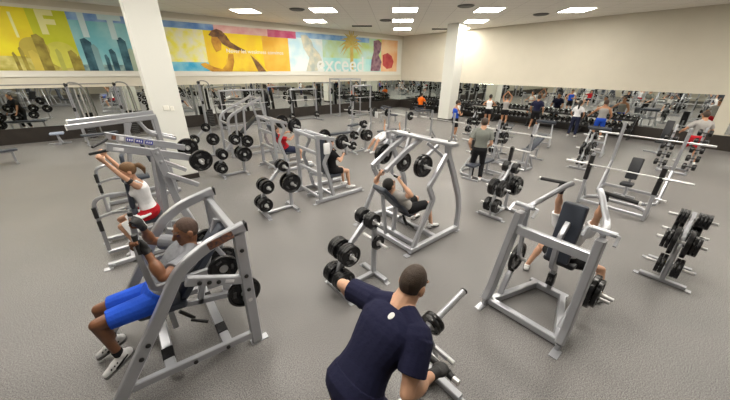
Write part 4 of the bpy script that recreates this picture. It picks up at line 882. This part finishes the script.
# ------------------------------------------------------------------ long lever machine left of the pillar
def lever_machine():
    t = T('long_lever_machine', (.0, 8.9, 0), 'silver machine with two long level beams, left of the left white pillar', 'exercise machine')
    for y, sg, dz in ((8.62, -1, 0), (9.12, 1, .04)):
        m = M(); m.bar((-.88, y, 1.84 + dz), (.70, y, 1.93 + dz), .08, .11, side=(0, 1, 0)); lv = t.p('beam', m)
        m = M(); m.box((-.885, y, 1.84 + dz), (.02, .085, .115)); t.p('end_cap', m, WHITE, lv)
        m = M(); m.bar((.66, y, 1.92), (.70, y, .04), .075, .10, side=(0, 1, 0)); foot(m, (.7, y, 0)); t.p('upright', m)
        m = M(); m.path([(.30, y - sg * .08, 1.90), (.48, y - sg * .08, 1.55), (.98, y - sg * .08, 1.35)], .055, .07, side=(0, 1, 0)); ar = t.p('swing_arm', m)
        m = M(); m.rod((.98, y - sg * .08, 1.35), (1.0, y - sg * .30, 1.36), .022); t.p('hand_grip', m, GRIP, ar)
        m = M(); m.bar((.12, y, 1.86), (-.20, y, .06), .06, .08, side=(0, 1, 0)); m.bar((-.20, y, 1.0), (.18, y, 1.84), .05, .06, side=(0, 1, 0)); t.p('slanted_post', m)
        m = M(); m.bar((-.75, y, .06), (.8, y, .06), .07, .08); t.p('base_rail', m)
    hoop_frame(t, -.68, 8.15); m = M(); m.bar((-.70, 8.15, .06), (-.70, 9.12, .06), .07); t.p('base_rail', m)
    for x, z in ((-.70, .06), (.68, 1.0), (.68, .3), (-.1, .55), (.05, 1.5)): m = M(); m.bar((x, 8.6, z), (x, 9.14, z), .06, .06); t.p('crossbar', m)
    m = M(); m.pad((.30, 8.87, 1.15), (.62, .26, .08), X=(-.2, 0, 1), Z=(1, 0, .2)); t.p('back_pad', m, VINYL)
    m = M(); m.pad((.05, 8.87, .50), (.38, .32, .08)); m2 = t.p('seat', m, VINYL)
    m = M(); m.bar((.05, 8.87, .46), (.05, 8.87, .06), .06); t.p('seat_post', m)
lever_machine()

# ------------------------------------------------------------------ barbells and racks
def barbell(c, ax, label, L=2.2, load=(), z_label=None, grp=None):
    c = Vc(c); ax = Vc(ax).normalized(); t = T('barbell', c, label, 'barbell')
    m = M(); m.rod(c - ax * (L / 2 - .42), c + ax * (L / 2 - .42), .015); t.p('shaft', m, CHROME)
    for sg in (-1, 1):
        m = M(); a = c + ax * sg * (L / 2 - .43); m.lathe([(.015, 0), (.036, 0), (.036, .03), (.025, .032), (.025, .43), (.0, .432)], a, ax * sg, 14); t.p('sleeve', m, CHROME)
        plates(a + ax * sg * .035, ax * sg, load, 'black plate on the ' + (z_label or 'barbell'), grp or 'plates on the ' + (z_label or 'barbell'))
def bench_parts(t, c, d, L=1.15, z=.45, w=.28, back=0.0):
    """flat bench from c along d (back > 0: the far part is raised)"""
    c = Vc(c); d = Vc(d).normalized(); n = Vc((-d.y, d.x, 0))
    ls = .40 if back else 0
    if back:
        m = M(); m.pad(c + d * ls / 2 + Vc((0, 0, z)), (ls, w, .07), X=d, r=.025); t.p('seat', m, VINYL)
        e = (d + Vc((0, 0, back))).normalized(); m = M(); m.pad(c + d * ls + e * (L - ls) / 2 + Vc((0, 0, z)), (L - ls, w, .07), X=e, Z=Vc((0, 0, 1)), r=.025); t.p('back_pad', m, VINYL)
    else:
        m = M(); m.pad(c + d * L / 2 + Vc((0, 0, z)), (L, w, .07), X=d, r=.025); t.p('bench_pad', m, VINYL)
    m = M(); m.bar(c + d * .1 + Vc((0, 0, z - .06)), c + d * (L - .1) + Vc((0, 0, z - .06)), .05, .06); t.p('spine', m)
    for s in (.14, L - .14):
        m = M(); p = c + d * s; m.bar(p + Vc((0, 0, z - .05)), p + Vc((0, 0, .03)), .06); t.p('leg', m)
        m = M(); m.bar(p - n * .26 + Vc((0, 0, .03)), p + n * .26 + Vc((0, 0, .03)), .06, .05); t.p('foot_bar', m)
def bench(c, d, label, **k):
    t = T('bench', c, label, 'bench'); bench_parts(t, c, d, **k); return t
def press_rack(x, y, zb, zt, bd, label, bl, half=.56, load=(), bench_at=True, ang=0.0, lean=0.0, back=0.0, dark=False, sleeve=False, tall=0.0, nm='bench_press_rack'):
    """two uprights either side of (x, y) along y; base and bench run bd (+1/-1) along x; ang turns it"""
    t = T(nm, (x, y, 0), label, 'rack'); c0 = Vc((x, y, 0)); R = Mx.Rotation(ang, 3, 'Z'); Q = lambda a, b, z: c0 + R @ Vc((a, b, 0)) + Vc((0, 0, z)); sd = R @ Vc((0, 1, 0))
    for sg in (-1, 1):
        m = M(); m.bar(Q(0, sg * half, .02), Q(lean * bd, sg * half, zt), .065, .08, side=sd); up = t.p('upright', m, SILVER if not dark else GREYST)
        f = zb / zt
        m = M(); m.path([Q(lean * bd * f - bd * .04, sg * half, zb - .055), Q(lean * bd * f - bd * .10, sg * half, zb - .05), Q(lean * bd * f - bd * .12, sg * half, zb + .02)], .05, .018, side=sd, r=.02); t.p('hook', m, BLACKM, up)
        if sleeve: m = M(); m.bar(Q(lean * bd * .55, sg * half, zt * .5), Q(lean * bd * .95, sg * half, zt * .96), .085, .10, side=sd); t.p('guard', m, BLACKM, up)
        m = M(); m.path([Q(0, sg * half, .04), Q(bd * .55, sg * half, .04), Q(bd * .75, sg * half * .7, .04)], .065, .06, side=(0, 0, 1), r=.1); t.p('base_rail', m)
        m = M(); m.bar(Q(0, sg * half, zt * .45), Q(bd * .5, sg * half, .06), .045, .05); t.p('brace', m)
        m = M(); m.rod(Q(bd * .0, sg * half, .55), Q(0, sg * (half + .22), .55), .022); t.p('storage_peg', m, CHROME)
    m = M(); m.bar(Q(0, -half, .10), Q(0, half, .10), .06, .07); t.p('crossbar', m)
    m = M(); m.bar(Q(bd * .75, -half * .7, .04), Q(bd * .75, half * .7, .04), .06, .06); t.p('crossbar', m)
    if bench_at:
        d = R @ Vc((bd, 0, 0)); c = Q(bd * .02 - bd * .25, 0, 0)
        bench_parts(t, c + d * 1.35, -d, L=1.2, back=back)
    if bl: barbell(Q(lean * bd * zb / zt - bd * .07, 0, zb), sd, bl, load=load, z_label=bl.split(' resting')[0])
    return t
press_rack(8.62, 4.35, .90, 1.0, -1, 'low bench press rack whose slate bench is behind the standing grey t-shirt man', 'bare barbell resting on the low rack behind the standing man', half=.62, dark=True, sleeve=True)
press_rack(9.75, 4.24, 1.19, 1.50, 1, 'taller bar rack beyond the standing man in a grey-green t-shirt', 'bare barbell resting on the taller rack beyond the standing man', half=.56, bench_at=False, nm='squat_rack')
bench((10.55, 4.2, 0), (1, -.1, 0), 'slate bench with raised back inside the taller bar rack', L=1.15, back=.55)
press_rack(8.32, 1.12, 1.01, 1.26, 1, 'low front rack of the right pair, nearer to the weight tree at the right edge', 'bare barbell resting on the low front rack at right', half=.62, bench_at=False, sleeve=True, nm='squat_rack')
press_rack(10.15, 1.08, 1.47, 1.80, -1, 'tall rear rack of the right pair, in front of the man in red shorts', 'bare barbell resting on the tall rear rack at right', half=.60, bench_at=False, nm='squat_rack')
t = T('upright_bench', (10.0, 1.15, 0), 'narrow black upright seat standing between the two racks at right', 'bench')
m = M(); m.pad((9.75, 1.12, .76), (.55, .24, .08), X=(.25, 0, 1), Z=(-1, 0, .25)); t.p('back_pad', m, VINYLB)
m = M(); m.pad((9.52, 1.12, .40), (.26, .26, .08)); t.p('seat', m, VINYLB)
m = M(); m.bar((9.80, 1.12, .75), (9.72, 1.12, .03), .06); m.bar((9.5, 1.12, .42), (9.75, 1.12, .20), .05); t.p('post', m); m = M(); m.bar((9.35, 1.12, .03), (9.95, 1.12, .03), .07, .05); m.bar((9.72, .90, .03), (9.72, 1.34, .03), .06, .05); t.p('foot_bar', m)
press_rack(9.68, 12.05, 1.02, 1.22, -1, 'bench press rack with a loaded bar beneath the middle of the mural', 'loaded barbell resting on the rack beneath the mural', load=[P45], ang=.35)
press_rack(9.9, 9.7, 1.12, 1.30, -1, 'bench press rack whose bar is behind the beam of the reclined press', 'loaded barbell resting on the rack behind the reclined press', load=[P35])
press_rack(10.45, 7.6, 1.09, 1.42, 1, 'bar rack left of the man in a blue tank top', 'bare barbell resting on the rack left of the blue tank top man', bench_at=False)
bench((7.75, 8.55, 0), (1, 0, 0), 'flat bench under the lying person in white shorts', L=1.25)
person('person in white shorts lying on a flat bench behind the reclined press', (0, 0, 0), 0, 1.74, pelvis=(8.0, 8.55, .60), u1=(1, 0, .02), fwd=(0, 0, 1), look=(0, 0, 1), hup=(1, 0, .1),
       hands={'R': dict(at=(8.45, 8.98, .95), hint=(0, 1, -.3)), 'L': dict(at=(8.45, 8.12, .95), hint=(0, -1, -.3))},
       feet={'L': dict(at=(7.35, 8.40, .09), toe=(-1, 0, 0), hint=(-1, 0, 1)), 'R': dict(at=(7.35, 8.72, .09), toe=(-1, 0, 0), hint=(-1, 0, 1))}, shirt=('tee', C_TAN), short=(.85, C_WHITE), hair=('short', HAIR_K))
person('man in a grey-green t-shirt and black trousers standing with his back turned, middle right', (7.78, 4.26, 0), .55, 1.80, look=(1, -.25, -.1), hands={'L': dict(at=(.10, .27, .95), hint=(-1, .4, 0)), 'R': dict(at=(.22, -.22, .98), hint=(-1, -.4, 0))},
       feet={'L': dict(at=(0, .13, .08)), 'R': dict(at=(-.03, -.13, .08))}, shirt=('tee', C_GRN), short=(1.93, C_BLACK), hair=('short', HAIR_B), skin=SKIN_L, vox=.011, mus=1.15, bulk=1.08)
# ------------------------------------------------------------------ cable towers, guided bar racks and a power rack along the mural wall
def cable_tower(x, y, label):
    t = T('cable_tower', (x, y, 0), label, 'cable machine', 'cable towers along the mural wall')
    m = M(); m.bar((x, y, .03), (x, y, 2.28), .10, .16, side=(1, 0, 0)); t.p('mast', m, SILVER)
    for dx in (.20, .36): m = M(); m.rod((x + dx, y + .05, .1), (x + dx, y + .05, 2.15), .022); t.p('guide_rod', m, CHROME)
    m = M(); m.tube([(x + .0, y, 2.26), (x + .10, y, 2.40), (x + .40, y, 2.36), (x + .52, y, 2.1), (x + .60, y, .05)], .030, .14); t.p('rear_tube', m, GREYST)
    m = M(); m.box((x + .28, y + .05, .55), (.26, .14, .85), bev=.01); st = t.p('weight_stack', m, BLACKM); m = M()
    for k in range(9): m.box((x + .28, y - .025, .20 + k * .085), (.262, .012, .008))
    t.p('stack_gap', m, GREYST, st)
    m = M(); m.lathe([(.0, -.03), (.08, -.03), (.07, 0), (.08, .03), (.0, .03)], (x - .02, y - .08, 2.30), (1, 0, 0), 16); m.box((x, y - .02, 2.30), (.12, .22, .10), bev=.02); t.p('pulley', m, BLACKM)
    m = M(); m.box((x, y - .12, 1.35), (.09, .14, .16), bev=.02); t.p('carriage', m, BLACKM)
    m = M(); m.rod((x, y - .20, 1.35), (x, y - .14, 2.28), .006, 6); t.p('cable', m, BLACKM)
    m = M(); m.bar((x - .15, y, .03), (x + .70, y, .03), .10, .06); m.bar((x, y - .45, .03), (x, y + .35, .03), .10, .06); t.p('base', m, GREYST)
    return t.o
cable_tower(-1.32, 17.55, 'cable tower left of the left white pillar, farthest left of the three')
cable_tower(.22, 17.55, 'cable tower just left of the left white pillar')
cable_tower(3.55, 17.55, 'cable tower just right of the left white pillar')
for x0, x1, lab in ((-5.4, -1.32, 'thin grey tube linking the leftmost cable tower to the left edge'), (-1.2, .2, 'thin grey tube between the two cable towers left of the pillar')):
    m = M(); m.rod((x0, 17.5, 2.33), (x1, 17.5, 2.33), .022); solo('linking_tube', m, GREYST, lab, 'machine tube')
def guided_rack(x0, x1, y, h, label):
    t = T('guided_bar_rack', ((x0 + x1) / 2, y, 0), label, 'rack', 'guided bar racks under the mural')
    for x in (x0, x1):
        m = M(); m.bar((x, y, .03), (x - .06, y - .10, h), .08, .10, side=(1, 0, 0)); t.p('column', m, SILVER)
        m = M(); m.bar((x + .16, y + .12, .10), (x + .08, y + .02, h - .05), .16, .10, side=(1, 0, 0)); t.p('counterweight_shroud', m, BLACKM)
        m = M(); m.bar((x, y - .75, .04), (x, y + .45, .04), .09, .07); t.p('base_rail', m, SILVER)
        m = M(); m.rod((x - .1, y - .06, .35), (x - .1, y - .40, .35), .024); t.p('storage_peg', m, CHROME)
        plates((x - .1, y - .12, .35), (0, -1, 0), [P35], 'black plate stored on a guided bar rack under the mural', 'plates stored on the guided bar racks')
    m = M(); m.bar((x0 - .06, y - .10, h), (x1 - .06, y - .10, h), .08, .08); t.p('top_bar', m, SILVER)
    m = M(); m.bar((x0, y + .4, .05), (x1, y + .4, .05), .07); t.p('base_bar', m, SILVER)
    m = M(); m.rod((x0 - .40, y - .16, 1.25), (x1 + .40, y - .16, 1.25), .016); t.p('guided_bar', m, CHROME)
    for sg, x in ((-1, x0), (1, x1)): plates((x + sg * .14, y - .16, 1.25), (sg, 0, 0), [P45], 'black plate on the bar of a guided rack under the mural', 'plates on the guided bars')
guided_rack(4.30, 6.55, 16.9, 1.92, 'guided bar rack nearest the left white pillar')
guided_rack(8.25, 9.95, 17.0, 1.85, 'guided bar rack beneath the pale runner of the mural')
guided_rack(12.35, 13.85, 16.3, 1.98, 'guided bar rack beneath the word exceed of the mural')
t = T('power_rack', (12.6, 17.4, 0), 'tall open cage rack beneath the palm of the mural', 'rack')
for x in (11.7, 13.45):
    for y in (16.9, 18.0): m = M(); m.bar((x, y, 0), (x, y, 2.40), .08, .08); t.p('post', m, SILVER)
    m = M(); m.bar((x, 16.9, 2.36), (x, 18.0, 2.36), .08); t.p('top_rail', m, SILVER); m = M(); m.bar((x, 16.9, .05), (x, 18.0, .05), .08); t.p('base_rail', m, SILVER)
for y in (16.9, 18.0): m = M(); m.bar((11.7, y, 2.36), (13.45, y, 2.36), .08); t.p('crossbar', m, SILVER)
barbell((12.6, 16.78, 1.4), (1, 0, 0), 'loaded barbell resting across the tall cage rack', load=[P45], z_label='barbell across the tall cage rack')
# small stool, flat benches at the far left
t = T('stool', (-2.15, 17.6, 0), 'small low stool with a pale blue seat in front of the left dado', 'stool')
m = M(); m.pad((-2.15, 17.6, .44), (.44, .34, .09), r=.03); t.p('seat', m, mat('pale_vinyl', (0.36, 0.42, 0.55), .4))
m = M(); m.bar((-2.15, 17.6, .40), (-2.15, 17.6, .05), .09, .07); m.bar((-2.15, 17.6, .35), (-2.05, 17.4, .04), .06); t.p('post', m)
m = M(); m.bar((-2.5, 17.6, .03), (-1.8, 17.6, .03), .08, .05); m.bar((-2.15, 17.3, .03), (-2.15, 17.9, .03), .08, .05); t.p('foot_bar', m)
bench((-4.35, 14.5, 0), (1.2, .3, 0), 'slate flat bench at the left edge of the picture, in front of the dado', L=1.5)
bench((-1.35, 16.3, 0), (1, .2, 0), 'low flat bench with pale frame beneath the long level beams', L=1.2)

# ------------------------------------------------------------------ dumbbell rack along the right mirror
_dm = {}
def dumbbell(c, ax, r, label, group, nm='dumbbell'):
    k = r
    if k not in _dm:
        m = M(); m.lathe([(0, -.16), (r * .7, -.16), (r, -.145), (r, -.075), (r * .7, -.062), (.016, -.060), (.016, .060), (r * .7, .062), (r, .075), (r, .145), (r * .7, .16), (0, .16)], (0, 0, 0), (1, 0, 0), 14)
        m.mi_(1); 
        for sg in (-1, 1): m.lathe([(0, .1605), (r * .62, .1605), (r * .6, .164), (0, .164)], (0, 0, 0), (sg, 0, 0), 12)
        _dm[k] = m.mesh('dumbbell', [BLACK, STEEL])
    o = link(nm, _dm[k]); o.location = c; q = Vc((1, 0, 0)).rotation_difference(Vc(ax)); o.rotation_mode = 'QUATERNION'; o.rotation_quaternion = q
    return tag(o, label, 'dumbbell', group)
y = 2.75
seg = ['behind the tan tank top man', 'behind the white t-shirt woman', 'behind the navy t-shirt man', 'behind the women lifting at the mirror', 'right of the far white pillar', 'left of the far white pillar']
for i in range(6):
    y0 = 2.75 + i * 2.35; t = T('dumbbell_rack', (18.75, y0 + 1.1, 0), 'black two tier dumbbell rack along the right mirror, ' + seg[i], 'dumbbell rack', 'dumbbell racks along the mirror')
    for yy in (y0 + .05, y0 + 2.15):
        m = M(); m.path([(18.45, yy, .02), (18.62, yy, .40), (18.98, yy, 1.02)], .06, .09, side=(0, 1, 0)); m.bar((18.40, yy, .03), (19.08, yy, .03), .07, .05); m.bar((19.02, yy, .03), (19.0, yy, 1.0), .06); t.p('end_frame', m, BLACKM)
    for x, z, nn in ((18.60, .46, 'lower'), (18.86, .90, 'upper')):
        m = M(); m.pad((x, y0 + 1.1, z), (.34, 2.2, .04), X=(1, 0, .28), r=.008, flat=True); m.pad((x - .18, y0 + 1.1, z - .02), (.02, 2.2, .09), r=.005, flat=True); t.p('tray', m, BLACKM)
        for k in range(8):
            r = .062 + .012 * ((k + i) % 4) * .7
            dumbbell((x, y0 + .22 + k * .25, z + .02 + r), (1, 0, .28), r, 'round black dumbbell on the ' + nn + ' tier, ' + seg[i], nn + ' tier dumbbells ' + seg[i])
# upright dumbbell stand in front of the man in red shorts
t = T('dumbbell_stand', (13.6, .55, 0), 'A shaped dumbbell stand at the right, just in front of the man in red shorts', 'dumbbell rack')
for yy in (.33, 1.0):
    m = M(); m.bar((13.35, yy, .04), (14.1, yy, .04), .07, .06); t.p('base_rail', m); m = M(); m.bar((13.62, yy, .05), (13.86, yy, 1.45), .06, .08, side=(0, 1, 0)); t.p('post', m)
for xx in (13.4, 14.05): m = M(); m.bar((xx, .33, .04), (xx, 1.0, .04), .06, .05); t.p('crossbar', m)
for k in range(5):
    z = .24 + k * .26; x = 13.60 + .17 * z
    for yy, n in ((.33, 'right'), (1.0, 'left')):
        m = M(); m.bar((x, yy, z - .07), (x - .16, yy, z - .08), .05, .02); t.p('cradle', m, BLACKM)
        if k == 4 and n == 'left': continue
        dumbbell((x - .10, yy, z + .02), (0, 1, 0), .098, 'black dumbbell on the ' + n + ' post of the A shaped stand at right', n + ' dumbbells of the A shaped stand')
# preacher curl benches and other benches near the mirror
def preacher(x, y, rz, label):
    t = T('preacher_bench', (x, y, 0), label, 'bench'); R = Mx.Rotation(rz, 3, 'Z'); Q = lambda a, b, z: Vc((x, y, 0)) + R @ Vc((a, b, 0)) + Vc((0, 0, z)); ex, ey = R @ Vc((1, 0, 0)), R @ Vc((0, 1, 0))
    m = M(); m.pad(Q(0, 0, .98), (.30, .74, .12), X=ex + Vc((0, 0, -.35)), Z=(0, 0, 1), r=.04); t.p('arm_pad', m, VINYL)
    for sg in (-1, 1):
        m = M(); m.path([Q(.05, sg * .26, .92), Q(-.05, sg * .30, .45), Q(-.40, sg * .34, .04)], .06, .07, side=ey); m.bar(Q(-.50, sg * .34, .03), Q(.30, sg * .34, .03), .07, .05); m.bar(Q(.22, sg * .34, .05), Q(-.04, sg * .30, .48), .05); t.p('leg', m)
    m = M(); m.bar(Q(-.04, -.3, .48), Q(-.04, .3, .48), .06); m.bar(Q(.2, -.34, .05), Q(.2, .34, .05), .06); t.p('crossbar', m)
    m = M(); m.pad(Q(-.55, 0, .48), (.30, .36, .08)); t.p('seat', m, VINYL); m = M(); m.bar(Q(-.55, 0, .44), Q(-.5, 0, .04), .06); m.bar(Q(-.55, 0, .3), Q(0, 0, .44), .05); t.p('seat_post', m)
preacher(14.15, 4.95, .25, 'slate blue arm curl bench in front of the navy t-shirt man at the mirror')
preacher(14.2, 3.05, .1, 'slate blue arm curl bench in front of the tan tank top man')
bench((14.4, 6.6, 0), (1, .35, 0), 'slate flat bench near the woman with raised arms', L=1.2)
weight_tree(13.4, 8.15, 'right of the man in a blue tank top', {'low': ([P25], [P25]), 'mid': ([P35], [P35]), 'top': ([P10], [P10]), 'rear': ([P45], [P45])}, sw='by the blue tank man')
bench((15.6, 13.6, 0), (1, -.3, 0), 'slate bench near the orange t-shirt man', L=1.2)
bench((13.2, 12.9, 0), (-.6, 1, 0), 'slate bench with raised back in front of the far room corner', L=1.2, back=.6)
bench((15.4, 15.8, 0), (.3, 1, 0), 'flat bench nearest to the far room corner', L=1.2)
bench((6.6, 10.6, 0), (1, -.1, 0), 'slate flat bench behind the plates of the black shorts lifter', L=1.2)
t = T('upright_bench', (16.5, 1.4, 0), 'black high backed seat at the right mirror, left of the man in red shorts', 'bench')
m = M(); m.pad((16.75, 1.42, .90), (.70, .24, .09), X=(.22, 0, 1), Z=(-1, 0, .22)); t.p('back_pad', m, VINYLB); m = M(); m.pad((16.45, 1.42, .46), (.42, .38, .09)); t.p('seat', m, VINYLB)
m = M(); m.bar((16.45, 1.42, .42), (16.5, 1.42, .04), .07); m.bar((16.8, 1.42, .8), (16.6, 1.42, .2), .06); t.p('post', m); m = M(); m.bar((16.2, 1.42, .03), (17.0, 1.42, .03), .08, .05); m.bar((16.4, 1.0, .03), (16.4, 1.85, .03), .07, .05); t.p('foot_bar', m)

# ------------------------------------------------------------------ people at the mirror
st = lambda w=.13: {'L': dict(at=(0, w, .08)), 'R': dict(at=(-.03, -w, .08))}
pb = person('man in a blue tank top with shoulder towel before the far white pillar', (11.95, 8.0, 0), -.5, 1.72, look=(1, -.4, -.2), hands={'L': dict(at=(.18, .26, .98)), 'R': dict(at=(.25, -.10, 1.15), hint=(-.5, -1, -.5))}, feet=st(), shirt=('tank', C_BLUE), short=(.75, C_BLACK), hair=('short', HAIR_B), skin=SKIN_T)
q = pb[1]['R']['sh']; m = M(); m.pad(q + Vc((.06, .06, -.02)), (.07, .30, .34), r=.03, rz=-.5); solo('towel', m, TOWEL, 'white towel on the shoulder of the man in a blue tank top', 'towel')
person('woman in a white tank top and black shorts at the right mirror', (16.45, 8.9, 0), .35, 1.70, True, look=(1, -.2, 0), hands={'L': dict(at=(.30, .22, 1.15), hint=(-.5, 1, -.5)), 'R': dict(at=(.30, -.22, 1.15), hint=(-.5, -1, -.5))}, feet=st(), shirt=('tank', C_WHITE), short=(.5, C_BLACK), hair=('short', HAIR_K), skin=SKIN_T)
person('woman in a grey tank top raising both arms over her head at the mirror', (16.9, 8.15, 0), .15, 1.72, True, hands={'L': dict(at=(-.08, .08, 1.86), hint=(.2, 1, .0)), 'R': dict(at=(-.08, -.08, 1.86), hint=(.2, -1, .0))}, feet=st(), shirt=('tank', C_TAN), short=(.5, C_BLACK), hair=('short', HAIR_B), skin=SKIN_T)
person('man in a dark navy t-shirt and black shorts standing at the dumbbell rack', (17.75, 6.85, 0), .1, 1.80, hands={'L': dict(at=(.18, .30, .92), hint=(-1, .6, 0)), 'R': dict(at=(.18, -.30, .92), hint=(-1, -.6, 0))}, feet=st(.16), shirt=('tee', C_NAVY), short=(.85, C_BLACK), hair=('short', HAIR_K), skin=SKIN_T, bulk=1.08, mus=1.15)
person('woman in a white t-shirt and dark trousers, long black ponytail, at the dumbbell rack', (17.1, 4.72, 0), .05, 1.66, True, hands={'L': dict(at=(.20, .22, .98), hint=(-1, .6, 0)), 'R': dict(at=(.20, -.22, .98), hint=(-1, -.6, 0))}, feet=st(.15), shirt=('tee', C_WHITE), short=(1.9, C_DKBLUE), hair=('long', HAIR_K), skin=SKIN_T)
person('man in a tan tank top and blue shorts, arm stretched to the dumbbells', (17.5, 3.82, 0), .2, 1.80, hands={'L': dict(at=(.35, .55, 1.02), hint=(-.5, .6, -.8)), 'R': dict(at=(.20, -.30, .95), hint=(-1, -.6, 0))}, feet=st(.16), shirt=('tank', C_TAN), short=(.8, C_BLUE), hair=('short', HAIR_S), skin=SKIN_T, mus=1.15)
person('man in a light grey t-shirt and red shorts behind the dumbbell stand at right', (15.35, .52, 0), .55, 1.80, look=(1, 0, -.2), hands={'L': dict(at=(.30, .34, 1.05), hint=(-1, .6, 0)), 'R': dict(at=(.30, -.30, 1.05), hint=(-1, -.6, 0))}, feet={'L': dict(at=(.15, .15, .08)), 'R': dict(at=(-.15, -.15, .08))}, shirt=('tee', C_TAN), short=(.75, C_RED), hair=('short', HAIR_B), skin=SKIN_T, mus=1.1, bulk=1.08)
bench((17.0, 14.0, 0), (0.2, 1, 0), 'flat bench that the man in an orange t-shirt sits on', L=1.2)
person('man in an orange t-shirt sitting at the mirror, left of the far white pillar', (17.1, 14.5, 0), .2, 1.78, pelvis=(0, 0, .60), u1=(.12, 0, 1), hands={'L': dict(at=(.42, .25, .75), hint=(-1, .6, 0)), 'R': dict(at=(.42, -.25, .75), hint=(-1, -.6, 0))}, feet={'L': dict(at=(.48, .15, .08), hint=(1, 0, 1)), 'R': dict(at=(.48, -.15, .08), hint=(1, 0, 1))}, shirt=('tee', C_ORANGE), short=(.8, C_BLACK), hair=('short', HAIR_K), skin=SKIN_T)
# ------------------------------------------------------------------ the part of the gym that the picture shows only in its mirrors
def again(o, loc, rz, label, group):
    c = copy_tree(o); c.location = loc; c.rotation_euler = (0, 0, rz); tag(c, label, None, group); return c
byn = lambda n: [o for o in bpy.data.objects if o.parent is None and o.name.split('.')[0] == n]
LM, RM = 'silver exercise machine reflected in the left mirror under the mural', 'silver exercise machine reflected in the upper part of the right mirror'
cm, cp, rk, hs_, sp = byn('chest_press_machine')[0], byn('incline_press_machine')[0], byn('squat_rack')[0], byn('hack_squat_machine')[0], byn('shoulder_press_machine')[0]
for o, x, y, rz in ((cm, -4.9, 7.2, 0), (cp, -6.4, 10.0, .4), (hs_, -4.4, 4.4, 1.2), (cm, -7.6, 5.0, 2), (sp, -5.2, 12.2, 0), (cp, -8.6, 13.0, 1.6), (hs_, -7.2, 1.0, 0), (cm, -3.2, 1.6, .5), (cp, -2.6, -2.6, 0), (sp, -5.6, -2.4, 1)):
    again(o, (x, y, 0), rz, LM, 'machines seen in the left mirror')
for o, x, y, rz in ((cm, 2.2, -4.0, 0), (cp, 5.2, -4.6, 1.5), (hs_, 8.4, -3.2, 0), (sp, 11.6, -3.6, 0), (cm, 14.2, -3.0, 1.5), (cp, .6, -1.9 - 5, 0), (cm, 9.2, -6.6, 0)):
    again(o, (x, y, 0), rz, RM, 'machines seen in the right mirror')
for x, y, ld in ((-4.6, 14.4, 1), (-6.6, 14.9, 2), (-3.9, 10.4, 1)):
    weight_tree(x, y, ('reflected at the far left of the left mirror', 'reflected near the dark figure in the left mirror')[ld - 1] if x < -4 else 'reflected in the left mirror beside the cable towers', {'low': ([P45], [P45]), 'mid': ([P45], [P45]), 'top': ([P45], [P35]), 'rear': ([P45], [P45])}, sw=('mirrored at far left', 'mirrored by the dark figure')[ld - 1] if x < -4 else 'mirrored beside the cable towers')
person('person in black clothes stooping beside a weight tree, reflected in the left mirror', (-3.75, 14.1, 0), 2.3, 1.78, u1=(.35, 0, 1), hands={'L': dict(at=(.45, .25, .80), hint=(-1, .6, 0)), 'R': dict(at=(.45, -.25, .80), hint=(-1, -.6, 0))}, feet=st(.18), shirt=('tee', C_BLACK), short=(1.9, C_BLACK), hair=('short', HAIR_K), skin=SKIN_T)
m = M(); m.pad((3.50, 5.62, 1.33), (.16, .05, .26), r=.022); solo('towel', m, TOWEL, 'white towel hanging from the press machine of the black shorts lifter', 'towel')
c = Vc((10.02, 11.32, .90)); m = M(); m.pad(c, (.07, .20, .32), r=.03, rz=.35); solo('towel', m, TOWEL, 'small white towel hanging on the loaded bench press rack beneath the mural', 'towel')
# ------------------------------------------------------------------ render look
w = bpy.data.worlds.new('world'); bpy.context.scene.world = w; w.use_nodes = True
w.node_tree.nodes['Background'].inputs[0].default_value = (0.5, 0.5, 0.5, 1); w.node_tree.nodes['Background'].inputs[1].default_value = 0.1
vs = bpy.context.scene.view_settings; vs.view_transform = 'Standard'; vs.look = 'None'; vs.gamma = 1; vs.use_curve_mapping = False; vs.exposure = 0.50
